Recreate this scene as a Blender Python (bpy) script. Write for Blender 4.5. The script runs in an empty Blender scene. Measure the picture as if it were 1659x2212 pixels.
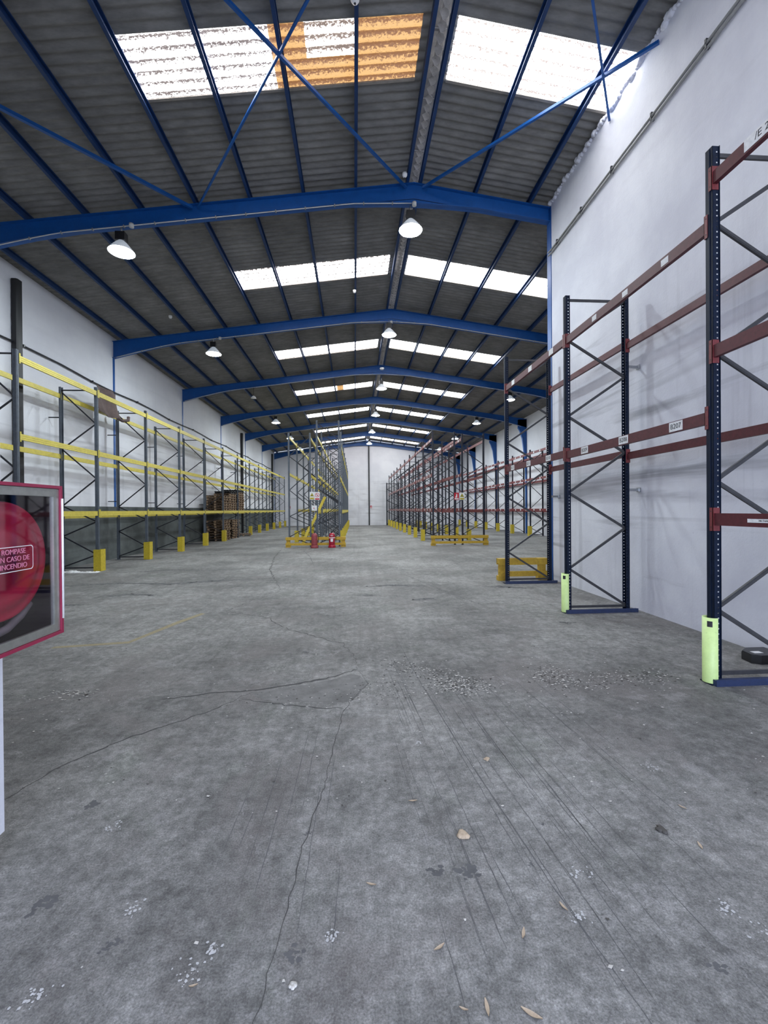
import bpy, math, random
from mathutils import Matrix, Vector
R = random.Random(7)
SC = bpy.context.scene
COL = SC.collection
H = 1.675                       # eye height
FRAMES = [10.07 + 6.3185 * k for k in range(-1, 7)]      # portal frame stations along the hall
XL, XR, XN, YE, Y0 = -8.64, 11.72, 4.64, 47.98, -2.6       # hall walls, near wall, end wall, open front
RX, RZ, SL = 1.42, 9.20, 0.1385                          # ridge and roof slope (rafter top)
def zt(x): return RZ - SL * abs(x - RX)

# ------------------------------------------------------------------ materials
def newmat(name):
    m = bpy.data.materials.new(name); m.use_nodes = True
    return m, m.node_tree.nodes, m.node_tree.links, m.node_tree.nodes['Principled BSDF']
def ramp(N, L, src, stops):
    r = N.new('ShaderNodeValToRGB'); e = r.color_ramp.elements
    while len(e) < len(stops): e.new(0.5)
    for i, (p, c) in enumerate(stops):
        e[i].position = p; e[i].color = (c[0], c[1], c[2], 1) if isinstance(c, tuple) else (c, c, c, 1)
    L.new(src, r.inputs[0]); return r.outputs[0]
def noise(N, L, scale, detail=4, rough=.6, vscale=None, coord='Object', dist=0):
    tc = N.new('ShaderNodeTexCoord'); n = N.new('ShaderNodeTexNoise')
    n.inputs['Scale'].default_value = scale; n.inputs['Detail'].default_value = detail
    n.inputs['Roughness'].default_value = rough; n.inputs['Distortion'].default_value = dist
    if vscale:
        mp = N.new('ShaderNodeMapping'); mp.inputs['Scale'].default_value = vscale
        L.new(tc.outputs[coord], mp.inputs[0]); L.new(mp.outputs[0], n.inputs['Vector'])
    else: L.new(tc.outputs[coord], n.inputs['Vector'])
    return n.outputs['Fac']
def mixc(N, L, fac, a, b, mode='MIX'):
    m = N.new('ShaderNodeMix'); m.data_type = 'RGBA'; m.blend_type = mode
    for s, v in ((m.inputs[0], fac), (m.inputs[6], a), (m.inputs[7], b)):
        if hasattr(v, 'links'): L.new(v, s)
        elif isinstance(v, tuple): s.default_value = (v[0], v[1], v[2], 1)
        else: s.default_value = v
    return m.outputs[2]
def bump(N, L, B, h, strength, dist=.01):
    b = N.new('ShaderNodeBump'); b.inputs['Strength'].default_value = strength; b.inputs['Distance'].default_value = dist
    L.new(h, b.inputs['Height']); L.new(b.outputs[0], B.inputs['Normal'])
def paint(name, col, rough=.45, metal=0., wear=None, amt=.35, scale=9, spec=.5):
    """painted or worn surface: base colour, patchy tone and chips of a second colour"""
    m, N, L, B = newmat(name)
    n1 = noise(N, L, scale, 5, .7)
    c = mixc(N, L, ramp(N, L, n1, [(.3, 0.), (.75, 1.)]), tuple(v * (1 - amt * .55) for v in col), tuple(min(1, v * (1 + amt * .5)) for v in col))
    if wear:
        n2 = noise(N, L, scale * 3.1, 6, .75)
        c = mixc(N, L, ramp(N, L, n2, [(.60, 0.), (.68, 1.)]), c, wear)
    L.new(c, B.inputs['Base Color'])
    B.inputs['Roughness'].default_value = rough; B.inputs['Metallic'].default_value = metal
    B.inputs['Specular IOR Level'].default_value = spec
    return m
M = {}
M['blue'] = paint('blue steel paint', (.003, .080, .31), .45, wear=(.006, .06, .2), amt=.3, scale=5)
M['purlin'] = paint('purlin blue', (.004, .034, .125), .55, amt=.4, scale=4)
M['navy'] = paint('navy post', (.004, .010, .028), .5, wear=(.012, .022, .05), amt=.5, scale=14, spec=.22)
M['navyrail'] = paint('navy rail', (.02, .034, .095), .5, wear=(.07, .065, .08), amt=.5, scale=14)
M['black'] = paint('dark post', (.010, .012, .025), .5, amt=.4, scale=9)
M['grey'] = paint('grey post', (.085, .10, .125), .5, wear=(.16, .18, .2), amt=.4, scale=9)
M['brace'] = paint('galvanised brace', (.06, .06, .065), .45, .3, amt=.4, scale=12)
M['braced'] = paint('dark brace', (.02, .022, .03), .5, .2, amt=.4, scale=12)
M['red'] = paint('worn red beam', (.090, .010, .017), .55, wear=(.055, .010, .013), amt=.6, scale=22)
M['conn'] = paint('beam connector red', (.18, .030, .033), .5, wear=(.10, .02, .02), amt=.5, scale=22)
M['orange'] = paint('faded red beam', (.16, .03, .032), .5, wear=(.09, .022, .022), amt=.5, scale=12)
M['yellow'] = paint('yellow beam', (.58, .48, .075), .45, wear=(.42, .33, .07), amt=.3, scale=9)
M['yguard'] = paint('yellow guard', (.55, .42, .03), .5, wear=(.25, .20, .05), amt=.4, scale=16)
M['ypallet'] = paint('yellow painted timber', (.52, .33, .03), .6, wear=(.24, .15, .03), amt=.4, scale=18)
M['lime'] = paint('lime plastic', (.62, .80, .32), .4, wear=(.5, .68, .26), amt=.18, scale=10)
M['white'] = paint('white enamel', (.8, .8, .8), .5, amt=.15)
M['label'] = paint('paper label', (.75, .75, .76), .6, amt=.3, scale=30)
M['ink'] = paint('ink', (.02, .02, .025), .6, amt=.1)
M['tblack'] = paint('black plastic', (.012, .012, .014), .35, amt=.3)
M['pipe'] = paint('black downpipe', (.008, .008, .010), .5, amt=.3)
M['cable'] = paint('grey conduit', (.26, .26, .25), .5, amt=.3)
M['wcable'] = paint('white cable tray', (.55, .55, .53), .5, amt=.2)
M['alu'] = paint('aluminium', (.42, .43, .45), .3, .8, amt=.2)
M['extred'] = paint('extinguisher red', (.35, .006, .03), .3, amt=.2)
M['extfade'] = paint('faded red', (.28, .05, .06), .6, wear=(.34, .12, .12), amt=.4, scale=20)
M['cabred'] = paint('cabinet magenta red', (.28, .018, .06), .38, wear=(.20, .02, .05), amt=.2)
M['reel'] = paint('reel red', (.52, .008, .055), .3, amt=.25, scale=5)
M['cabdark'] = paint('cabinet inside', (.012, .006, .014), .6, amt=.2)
M['hose'] = paint('grey hose', (.20, .20, .19), .6, amt=.3, scale=20)
M['signred'] = paint('sign red', (.5, .01, .03), .5, amt=.1)
M['signyel'] = paint('sign yellow', (.55, .45, .03), .5, amt=.1)
M['wood'] = paint('pallet timber', (.13, .08, .048), .75, wear=(.12, .07, .04), amt=.6, scale=7)
M['woodlight'] = paint('pale pallet timber', (.38, .26, .16), .75, wear=(.22, .14, .08), amt=.5, scale=7)
M['wooddark'] = paint('dark plastic pallet', (.02, .02, .022), .6, amt=.4)
M['cloth'] = paint('brown cloth', (.115, .08, .075), .9, amt=.5, scale=5)
M['leaf'] = paint('dry leaf', (.42, .33, .24), .8, wear=(.25, .18, .12), amt=.4, scale=40)
M['flake'] = paint('pale flake', (.50, .48, .45), .8, amt=.6, scale=30)
M['chipshade'] = paint('dark chip', (.06, .055, .05), .8, amt=.5, scale=30)
M['plastic'] = paint('white plastic sheeting', (.75, .75, .76), .4, amt=.3, scale=20)
M['ridge'] = paint('ridge flashing', (.22, .205, .20), .8, wear=(.10, .09, .09), amt=.8, scale=3)
M['ridgelip'] = paint('pale scalloped lip', (.62, .58, .55), .8, wear=(.25, .23, .22), amt=.6, scale=5)
M['roofedge'] = paint('sheet lip', (.30, .27, .24), .7, amt=.4, scale=6)

def emit(name, col, s):
    m, N, L, B = newmat(name)
    B.inputs['Base Color'].default_value = (.8, .8, .8, 1)
    B.inputs['Emission Color'].default_value = (*col, 1); B.inputs['Emission Strength'].default_value = s
    return m
M['lamp'] = emit('lamp disc', (.84, .95, 1.), 135)
M['lamp_soft'] = emit('reflector glow', (.72, .85, 1.), .10)

def roof_mat():
    m, N, L, B = newmat('fibre cement sheet')
    n1 = noise(N, L, .7, 5, .6); n2 = noise(N, L, 9, 4, .7, (.25, 1, 1)); n3 = noise(N, L, 1, 2, .5, (.05, 2.2, 1))
    c = mixc(N, L, ramp(N, L, n1, [(.3, 0.), (.7, 1.)]), (.20, .195, .185), (.29, .28, .27))
    mul = N.new('ShaderNodeMix'); mul.data_type = 'RGBA'; mul.blend_type = 'MULTIPLY'; mul.inputs[0].default_value = 1
    L.new(c, mul.inputs[6]); L.new(ramp(N, L, n2, [(.3, .6), (.7, 1.)]), mul.inputs[7])
    L.new(mul.outputs[2], B.inputs['Base Color']); B.inputs['Roughness'].default_value = .85
    return m
M['roof'] = roof_mat()

def wall_mat(name, base, dark, streak=.35, cool=None):
    m, N, L, B = newmat(name)
    n1 = noise(N, L, .55, 6, .62)
    c = mixc(N, L, ramp(N, L, n1, [(.36, 0.), (.62, 1.)]), dark, base)
    # smears: rack shadow streaks painted in with stains, in horizontal bands and vertical runs
    n2 = noise(N, L, 1, 4, .6, (.3, .22, 3.2), dist=.4)
    s = ramp(N, L, n2, [(.54, 0.), (.72, streak)])
    # strong at rack height, faint above
    tc = N.new('ShaderNodeTexCoord'); sp = N.new('ShaderNodeSeparateXYZ'); L.new(tc.outputs['Object'], sp.inputs[0])
    zr = N.new('ShaderNodeMapRange'); zr.interpolation_type = 'SMOOTHSTEP'
    zr.inputs[1].default_value = 5.6; zr.inputs[2].default_value = 4.2; zr.inputs[3].default_value = .15; zr.inputs[4].default_value = 1
    L.new(sp.outputs['Z'], zr.inputs[0])
    mm = N.new('ShaderNodeMath'); mm.operation = 'MULTIPLY'; L.new(s, mm.inputs[0]); L.new(zr.outputs[0], mm.inputs[1])
    c = mixc(N, L, mm.outputs[0], c, tuple(v * .42 for v in dark))
    n3 = noise(N, L, 1, 5, .7, (2.2, 2.2, .12))
    ms = N.new('ShaderNodeMath'); ms.operation = 'MULTIPLY'; L.new(ramp(N, L, n3, [(.56, 0.), (.78, .5)]), ms.inputs[0]); L.new(zr.outputs[0], ms.inputs[1])
    c = mixc(N, L, ms.outputs[0], c, tuple(v * .55 for v in dark))
    n4 = noise(N, L, 11, 3, .8)
    c = mixc(N, L, ramp(N, L, n4, [(.70, 0.), (.78, .5)]), c, tuple(v * .5 for v in dark))
    L.new(c, B.inputs['Base Color']); B.inputs['Roughness'].default_value = .8
    bump(N, L, B, noise(N, L, 28, 4, .7), .35, .012)
    return m
M['wall'] = wall_mat('white wall paint', (.74, .74, .78), (.66, .66, .71), .55)
M['wallnear'] = wall_mat('white plaster', (.74, .745, .80), (.60, .60, .67), .75)
M['dado'] = wall_mat('dark concrete plinth', (.135, .15, .15), (.05, .058, .058), .6)

def floor_mat():
    m, N, L, B = newmat('worn concrete floor')
    n1 = noise(N, L, .42, 8, .62)
    c = mixc(N, L, ramp(N, L, n1, [(.40, 0.), (.60, 1.)]), (.112, .110, .108), (.225, .222, .216))
    n2 = noise(N, L, 1.1, 6, .7, dist=.6)                                     # greenish damp patches
    c = mixc(N, L, ramp(N, L, n2, [(.55, 0.), (.68, .55)]), c, (.135, .145, .128))
    n3 = noise(N, L, 5.5, 8, .78)                                             # mottling
    mu = N.new('ShaderNodeMix'); mu.data_type = 'RGBA'; mu.blend_type = 'MULTIPLY'; mu.inputs[0].default_value = 1
    L.new(c, mu.inputs[6]); L.new(ramp(N, L, n3, [(.3, .55), (.5, 1.), (.7, 1.45)]), mu.inputs[7]); c = mu.outputs[2]
    n4 = noise(N, L, 1, 6, .75, (5.5, .28, 1), dist=.2)                         # trowel and tyre streaks along the hall
    mu = N.new('ShaderNodeMix'); mu.data_type = 'RGBA'; mu.blend_type = 'MULTIPLY'; mu.inputs[0].default_value = .55
    L.new(c, mu.inputs[6]); L.new(ramp(N, L, n4, [(.32, .62), (.5, 1.), (.75, 1.12)]), mu.inputs[7]); c = mu.outputs[2]
    n8 = noise(N, L, 17, 10, .82)
    mu = N.new('ShaderNodeMix'); mu.data_type = 'RGBA'; mu.blend_type = 'MULTIPLY'; mu.inputs[0].default_value = 1
    L.new(c, mu.inputs[6]); L.new(ramp(N, L, n8, [(.32, .52), (.5, 1.), (.66, 1.5)]), mu.inputs[7]); c = mu.outputs[2]
    n9 = noise(N, L, .75, 7, .72, dist=.8)
    c = mixc(N, L, ramp(N, L, n9, [(.5, 0.), (.62, .5)]), c, (.158, .143, .140))
    n10 = noise(N, L, 2.6, 10, .8, dist=.3)
    c = mixc(N, L, ramp(N, L, n10, [(.56, 0.), (.60, .38)]), c, (.29, .285, .285))
    n5 = noise(N, L, .9, 5, .8)                                               # dark stains
    c = mixc(N, L, ramp(N, L, n5, [(.64, 0.), (.74, .6)]), c, (.055, .055, .058))
    n6 = noise(N, L, 3.2, 9, .85)                                             # pale scuffs
    c = mixc(N, L, ramp(N, L, n6, [(.68, 0.), (.74, .55)]), c, (.42, .42, .44))
    n7 = noise(N, L, 120, 3, .7)
    mu = N.new('ShaderNodeMix'); mu.data_type = 'RGBA'; mu.blend_type = 'MULTIPLY'; mu.inputs[0].default_value = 1
    L.new(c, mu.inputs[6]); L.new(ramp(N, L, n7, [(.3, .6), (.7, 1.4)]), mu.inputs[7]); c = mu.outputs[2]
    L.new(c, B.inputs['Base Color']); B.inputs['Roughness'].default_value = .72
    B.inputs['Specular IOR Level'].default_value = .35
    ad = N.new('ShaderNodeMath'); ad.operation = 'ADD'; L.new(noise(N, L, 40, 5, .75), ad.inputs[0]); L.new(n4, ad.inputs[1])
    bump(N, L, B, ad.outputs[0], .5, .012)
    return m
M['floor'] = floor_mat()
M['crack'] = paint('crack', (.055, .054, .054), .9, amt=.5, scale=8)
M['scuff'] = paint('white scuff', (.42, .42, .43), .8, amt=.4, scale=40)
M['pink'] = paint('pink lettering', (.62, .20, .32), .5, amt=.1)
M['groove'] = paint('groove', (.09, .09, .094), .9, amt=.5, scale=5)
M['mend'] = paint('damp hollow', (.145, .142, .14), .8, wear=(.075, .072, .07), amt=.7, scale=5)
M['yline'] = paint('worn yellow line', (.26, .22, .13), .8, wear=(.17, .165, .15), amt=.5, scale=25)

PER_ = .177
def sky_panel(name, col, strength, dirt, dirtcol):
    """translucent daylight sheet: daylight comes through it, less where dirt lies in the valleys of the corrugation"""
    m, N, L, B = newmat(name)
    tc = N.new('ShaderNodeTexCoord'); sp = N.new('ShaderNodeSeparateXYZ'); L.new(tc.outputs['Object'], sp.inputs[0])
    mp = N.new('ShaderNodeMath'); mp.operation = 'MULTIPLY'; mp.inputs[1].default_value = 2 * math.pi / PER_; L.new(sp.outputs['Y'], mp.inputs[0])
    sn = N.new('ShaderNodeMath'); sn.operation = 'SINE'; L.new(mp.outputs[0], sn.inputs[0])
    n = noise(N, L, 1, 5, .85, (22, 42, 1)); nb = noise(N, L, 1, 3, .5, (.8, 3, 1))
    nn = N.new('ShaderNodeMath'); nn.operation = 'MULTIPLY_ADD'; nn.inputs[1].default_value = 3.6; nn.inputs[2].default_value = -1.3; L.new(n, nn.inputs[0]); n = nn.outputs[0]
    a = N.new('ShaderNodeMath'); a.operation = 'MULTIPLY_ADD'; a.inputs[1].default_value = .36; L.new(sn.outputs[0], a.inputs[0]); L.new(n, a.inputs[2])
    b = N.new('ShaderNodeMath'); b.operation = 'MULTIPLY_ADD'; b.inputs[1].default_value = .5; L.new(nb, b.inputs[0]); L.new(a.outputs[0], b.inputs[2])
    f = ramp(N, L, b.outputs[0], [(dirt - .02, 0.), (dirt + .03, 1.)])
    c = mixc(N, L, f, col, dirtcol)
    B.inputs['Base Color'].default_value = (.2, .19, .18, 1); B.inputs['Roughness'].default_value = .6
    L.new(c, B.inputs['Emission Color']); B.inputs['Emission Strength'].default_value = strength
    return m
SKY = 6.5
M['sky'] = sky_panel('daylight sheet', (1, .97, .98), SKY, .80, (.0065, .0042, .004))
M['skyR'] = sky_panel('clean daylight sheet', (.98, 1, 1), SKY * 1.1, .93, (.03, .022, .02))
M['skyO'] = sky_panel('stained daylight sheet', (.066, .038, .0135), SKY, .76, (.020, .0078, .0017))
M['skyM'] = sky_panel('patchy daylight sheet', (.8, .72, .68), SKY, .70, (.012, .008, .006))
def glass_mat():
    m, N, L, B = newmat('cabinet glass')
    t = N.new('ShaderNodeBsdfTransparent'); t.inputs[0].default_value = (.86, .82, .86, 1)
    g = N.new('ShaderNodeBsdfGlossy'); g.inputs['Roughness'].default_value = .03
    lw = N.new('ShaderNodeLayerWeight'); lw.inputs[0].default_value = .5
    fr = ramp(N, L, lw.outputs['Facing'], [(.2, .04), (.75, .16), (1., .8)])
    mx = N.new('ShaderNodeMixShader'); L.new(fr, mx.inputs[0]); L.new(t.outputs[0], mx.inputs[1]); L.new(g.outputs[0], mx.inputs[2])
    L.new(mx.outputs[0], N['Material Output'].inputs[0]); return m
M['glass'] = glass_mat()
M['steelframe'] = paint('brushed steel frame', (.48, .48, .45), .28, .8, amt=.35, scale=14)

# ------------------------------------------------------------------ mesh helpers
class MB:
    def __init__(s): s.v = []; s.f = []; s.m = []; s.mats = []; s.sm = set()
    def mi(s, mat):
        if mat not in s.mats: s.mats.append(mat)
        return s.mats.index(mat)
    def add(s, vs, fs, mat, smooth=False):
        o = len(s.v); s.v += [tuple(v) for v in vs]; i = s.mi(mat)
        for f in fs:
            if smooth: s.sm.add(len(s.f))
            s.f.append(tuple(o + k for k in f)); s.m.append(i)
        return s
    def box(s, x0, x1, y0, y1, z0, z1, mat):
        vs = [(x, y, z) for z in (z0, z1) for y in (y0, y1) for x in (x0, x1)]
        return s.add(vs, [(0, 2, 3, 1), (4, 5, 7, 6), (0, 1, 5, 4), (2, 6, 7, 3), (0, 4, 6, 2), (1, 3, 7, 5)], mat)
    def bar(s, a, b, w, h, mat, up=(0, 0, 1)):
        a, b = Vector(a), Vector(b); d = (b - a).normalized(); u = Vector(up)
        if abs(d.dot(u)) > .98: u = Vector((0, 1, 0))
        r = d.cross(u).normalized(); u = r.cross(d).normalized()
        vs = [p + r * (w / 2 * i) + u * (h / 2 * j) for p in (a, b) for j in (-1, 1) for i in (-1, 1)]
        return s.add(vs, [(0, 2, 3, 1), (4, 5, 7, 6), (0, 1, 5, 4), (2, 6, 7, 3), (0, 4, 6, 2), (1, 3, 7, 5)], mat)
    def tube(s, pts, r, mat, n=10, caps=True):
        pts = [Vector(p) for p in pts]; vs = []; fs = []
        for i, p in enumerate(pts):
            d = (pts[min(i + 1, len(pts) - 1)] - pts[max(i - 1, 0)]).normalized()
            u = Vector((0, 0, 1)) if abs(d.z) < .95 else Vector((1, 0, 0))
            a = d.cross(u).normalized(); b = a.cross(d)
            rr = r[i] if isinstance(r, (list, tuple)) else r
            vs += [p + a * (rr * math.cos(t)) + b * (rr * math.sin(t)) for t in [2 * math.pi * k / n for k in range(n)]]
        for i in range(len(pts) - 1):
            for k in range(n):
                fs.append((i * n + k, i * n + (k + 1) % n, (i + 1) * n + (k + 1) % n, (i + 1) * n + k))
        if caps: fs += [tuple(range(n))[::-1], tuple((len(pts) - 1) * n + k for k in range(n))]
        return s.add(vs, fs, mat, True)
    def lathe(s, c, prof, mat, n=24, axis='z', ang=(0, 2 * math.pi)):
        """prof: (radius, height) pairs about an axis through c"""
        vs = []; fs = []; full = abs(ang[1] - ang[0] - 2 * math.pi) < 1e-6; m = n if full else n + 1
        for r, h in prof:
            for k in range(m):
                t = ang[0] + (ang[1] - ang[0]) * k / n; a, b = r * math.cos(t), r * math.sin(t)
                vs.append((c[0] + a, c[1] + b, c[2] + h) if axis == 'z' else (c[0] + h, c[1] + a, c[2] + b))
        for i in range(len(prof) - 1):
            for k in range(n):
                k2 = (k + 1) % m
                fs.append((i * m + k, i * m + k2, (i + 1) * m + k2, (i + 1) * m + k))
        return s.add(vs, fs, mat, True)
    def prism(s, poly, a, b, mat, axis='y'):
        """poly: 2-D outline extruded from a to b along axis; y: (x,z), x: (y,z), z: (x,y)"""
        P = {'y': lambda p, t: (p[0], t, p[1]), 'x': lambda p, t: (t, p[0], p[1]), 'z': lambda p, t: (p[0], p[1], t)}[axis]
        n = len(poly); vs = [P(p, a) for p in poly] + [P(p, b) for p in poly]
        fs = [tuple(range(n)), tuple(range(2 * n - 1, n - 1, -1))] + [(i, i + n, (i + 1) % n + n, (i + 1) % n) for i in range(n)]
        return s.add(vs, fs, mat)
    def mesh(s, name):
        me = bpy.data.meshes.new(name); me.from_pydata(s.v, [], s.f)
        for k in s.mats: me.materials.append(M[k])
        me.polygons.foreach_set('material_index', s.m)
        if s.sm: me.polygons.foreach_set('use_smooth', [i in s.sm for i in range(len(s.f))])
        me.update(); return me
    def build(s, name, parent=None, loc=(0, 0, 0)):
        return link(name, s.mesh(name), parent, loc)
def link(name, data, parent=None, loc=(0, 0, 0)):
    o = bpy.data.objects.new(name, data); COL.objects.link(o); o.location = loc
    if parent is not None: o.parent = parent
    return o
def tag(o, label, cat, group=None, kind=None):
    if label: o['label'] = label
    if cat: o['category'] = cat
    if group: o['group'] = group
    if kind: o['kind'] = kind
    return o
def thing(name, label, cat, loc=(0, 0, 0), group=None, rz=0):
    o = link(name, None, None, loc); o.rotation_euler = (0, 0, rz); o.empty_display_size = .1
    return tag(o, label, cat, group)
def struct(o): o['kind'] = 'structure'; return o
def dup(root, loc=None, rz=None, label=None, group=None):
    def cp(o, par):
        c = o.copy(); COL.objects.link(c); c.parent = par
        for ch in kids.get(o, []): cp(ch, c)
        return c
    kids = {}
    for o in root.children_recursive: kids.setdefault(o.parent, []).append(o)
    c = cp(root, None)
    if loc is not None: c.location = loc
    if rz is not None: c.rotation_euler = (0, 0, rz)
    if label: c['label'] = label
    if group: c['group'] = group
    return c
def text_mesh(txt, size, mat, spacing=1.0):
    cu = bpy.data.curves.new('lettering', 'FONT'); cu.body = txt; cu.size = size; cu.align_x = 'CENTER'; cu.align_y = 'CENTER'
    cu.extrude = .0006; cu.space_character = spacing
    ob = bpy.data.objects.new('lettering', cu); COL.objects.link(ob)
    me = bpy.data.meshes.new_from_object(ob.evaluated_get(bpy.context.evaluated_depsgraph_get()))
    bpy.data.objects.remove(ob); me.materials.clear(); me.materials.append(M[mat]); return me
ORD = 'first second third fourth fifth sixth seventh eighth ninth tenth eleventh twelfth thirteenth fourteenth'.split()

# ------------------------------------------------------------------ shell
# floor (concrete slab with its cracks, grooves, worn yellow line)
def ribbon(b, pts, w, z, mat, jit=0, taper=True):
    P = []
    for i in range(len(pts) - 1):
        (x0, y0), (x1, y1) = pts[i], pts[i + 1]; n = max(1, int(math.hypot(x1 - x0, y1 - y0) / .05)) if jit else 1
        for k in range(n):
            t = k / n; P.append((x0 + (x1 - x0) * t + R.uniform(-jit, jit), y0 + (y1 - y0) * t + R.uniform(-jit, jit)))
    P.append(pts[-1]); vs = []; n = len(P)
    for i, (x, y) in enumerate(P):
        x0, y0 = P[max(0, i - 1)]; x1, y1 = P[min(n - 1, i + 1)]; l = math.hypot(x1 - x0, y1 - y0) or 1
        ww = w * (min(1, .25 + 3 * min(i, n - 1 - i) / n) if taper else 1) * (R.uniform(.5, 1.2) if jit else 1) / 2
        vs += [(x - (y1 - y0) / l * ww, y + (x1 - x0) / l * ww, z), (x + (y1 - y0) / l * ww, y - (x1 - x0) / l * ww, z)]
    b.add(vs, [(2 * i, 2 * i + 1, 2 * i + 3, 2 * i + 2) for i in range(n - 1)], mat)
b = MB(); b.box(-9.2, 12.3, -7, 48.6, -.25, 0, 'floor')
cr = 'crack'
ribbon(b, [(-1.6, 9.4), (-1.9, 8.4), (-2.15, 7.46), (-1.35, 6.9), (-1.0, 6.3), (-.45, 5.75), (-.17, 5.5), (-.02, 5.0), (.02, 4.6)], .012, .0012, cr, .02)
ribbon(b, [(.02, 4.6), (-.3, 4.35), (-.97, 4.14), (-1.35, 4.1), (-1.72, 4.0)], .03, .0014, cr, .016)
ribbon(b, [(.02, 4.6), (.11, 4.2), (-.02, 3.9), (-.11, 3.61), (-.16, 3.1), (-.2, 2.65), (-.27, 2.2), (-.3, 1.8), (-.36, 1.3)], .006, .0012, cr, .008)
ribbon(b, [(-.97, 4.1), (-1.25, 3.7), (-1.7, 3.35), (-1.95, 3.0), (-2.1, 2.6)], .012, .0012, cr, .02)
ribbon(b, [(-1.0, 3.95), (-.6, 3.8), (-.3, 3.72), (-.11, 3.7)], .014, .0012, cr, .014)
ribbon(b, [(-3.2, 19.5), (-2.9, 16), (-2.4, 12.5), (-1.6, 9.4)], .03, .0012, cr, .03)
ribbon(b, [(-2.9, 20.0), (-2.1, 18.2), (-1.6, 15.8), (-1.2, 13)], .022, .0012, 'groove', .02)
ribbon(b, [(1.2, 11.5), (1.6, 9.8), (1.9, 8.5), (2.3, 7.2)], .022, .0012, 'groove', .02)
ribbon(b, [(.5, 12.5), (1.5, 12.1), (2.6, 12.6), (3.6, 14.0), (4.5, 14.4)], .03, .0012, 'groove', .02)
ribbon(b, [(-1.1, 11.2), (0, 10.8), (1.1, 11.6)], .02, .0012, 'groove', .02)
HP = [(-.97, 4.10), (-.66, 4.17), (-.3, 4.30), (-.05, 4.46), (.04, 4.42), (.10, 4.18), (.03, 3.98), (-.05, 3.82), (-.22, 3.80), (-.42, 3.87), (-.64, 3.84), (-.86, 3.95)]
HQ = []
for i in range(len(HP)):
    (xa, ya), (xb, yb) = HP[i], HP[(i + 1) % len(HP)]
    for q in range(5): HQ.append((xa + (xb - xa) * q / 5 + R.uniform(-.012, .012), ya + (yb - ya) * q / 5 + R.uniform(-.012, .012)))
b.add([(x, y, .0008) for x, y in HQ] + [(-.35, 4.05, .0008)], [(i, (i + 1) % len(HQ), len(HQ)) for i in range(len(HQ))], 'mend')
for i in range(64):                                         # forklift scrape grooves
    x = .35 + R.random() * 1.5; y0 = R.uniform(1.2, 3.6); L_ = R.uniform(.25, 1.9); k_ = -.075 + R.uniform(-.012, .012)
    ribbon(b, [(x, y0), (x + k_ * L_ * .5 + R.uniform(-.004, .004), y0 + L_ / 2), (x + k_ * L_, y0 + L_)], R.uniform(.0018, .005), .0009, 'groove', .0025)
for cx, cy_, rr in ((1.02, 1.93, .06), (.90, 1.72, .035), (1.62, 1.60, .08), (1.52, 1.72, .04), (-.62, 1.62, .05), (-.55, 1.70, .03), (-1.12, 1.58, .05), (-1.3, 2.4, .05), (-.95, 1.9, .04), (-.1, 1.72, .03), (1.9, 2.7, .05), (-2.7, 4.25, .05), (.45, 3.1, .03)):
    for q in range(26):
        px, py = cx + R.gauss(0, rr * .5), cy_ + R.gauss(0, rr * .5); a = R.uniform(0, 6.28); l = R.uniform(.002, .010)
        b.add([(px + l * math.cos(a + t) * R.uniform(.4, 1), py + l * math.sin(a + t) * R.uniform(.4, 1), .0014 + q * 3e-5) for t in (0, 1.2, 2.5, 3.8, 5.)], [(0, 1, 2, 3, 4)], 'scuff')
for cx, cy_, rr in ((-.25, 1.66, .035), (-.25, 2.28, .02), (-1.35, 1.95, .05), (-.95, 1.75, .03), (-1.5, 2.6, .04), (.82, 2.0, .012), (.98, 2.25, .012), (1.15, 2.42, .012), (.52, 1.98, .05), (.36, 2.0, .04), (1.3, 1.5, .03), (-1.5, 1.75, .06), (3.1, 6.2, .10), (-.6, 5.2, .05)):
    for q in range(16):
        px, py = cx + R.gauss(0, rr * .5), cy_ + R.gauss(0, rr * .4); a = R.uniform(0, 6.28); l = R.uniform(.25, .6) * rr
        b.add([(px + l * math.cos(a + t) * R.uniform(.4, 1), py + l * math.sin(a + t) * R.uniform(.3, .8), .0004 + q * 3e-5) for t in (0, 1.2, 2.5, 3.8, 5.)], [(0, 1, 2, 3, 4)], 'groove')
ribbon(b, [(1.02, .9), (.86, 1.9), (.74, 2.9), (.62, 4.2), (.5, 6.2)], .006, .001, 'groove', .002)
for i in range(9):
    x = -.1 - i * .07; y0 = R.uniform(1.6, 2.6)
    ribbon(b, [(x, y0), (x + .02, y0 + R.uniform(.3, 1.2))], .004, .0009, 'groove', .002)
for P_ in ([(-6.6, 12.4), (-5.4, 12.9), (-4.2, 12.6), (-3.2, 12.9)], [(-6.8, 10.3), (-5.6, 10.6), (-4.4, 10.4), (-3.3, 10.8), (-2.2, 10.9)], [(-5.2, 9.0), (-4.4, 9.2), (-3.9, 9.0)], [(-5.8, 8.2), (-5.0, 8.3)], [(.2, 9.6), (.9, 9.7), (1.6, 9.5)], [(2.9, 9.4), (3.6, 9.0)], [(1.1, 8.0), (1.5, 8.1)], [(.1, 8.7), (.4, 8.6)]):
    for q in range(3): ribbon(b, [(x + R.uniform(-.15, .15), y + R.uniform(-.12, .12)) for x, y in P_], R.uniform(.03, .14), .0003 + q * 4e-5, 'groove' if q else 'mend', .05)
b.add([(x, y, .0018) for x, y in [(-.28, 4.30), (-.05, 4.45), (.03, 4.42), (.06, 4.3), (.10, 4.17), (.02, 4.05), (-.02, 3.93), (-.12, 3.86), (-.2, 3.98), (-.12, 4.1), (-.2, 4.2)]], [tuple(range(11))], 'mend')
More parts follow.
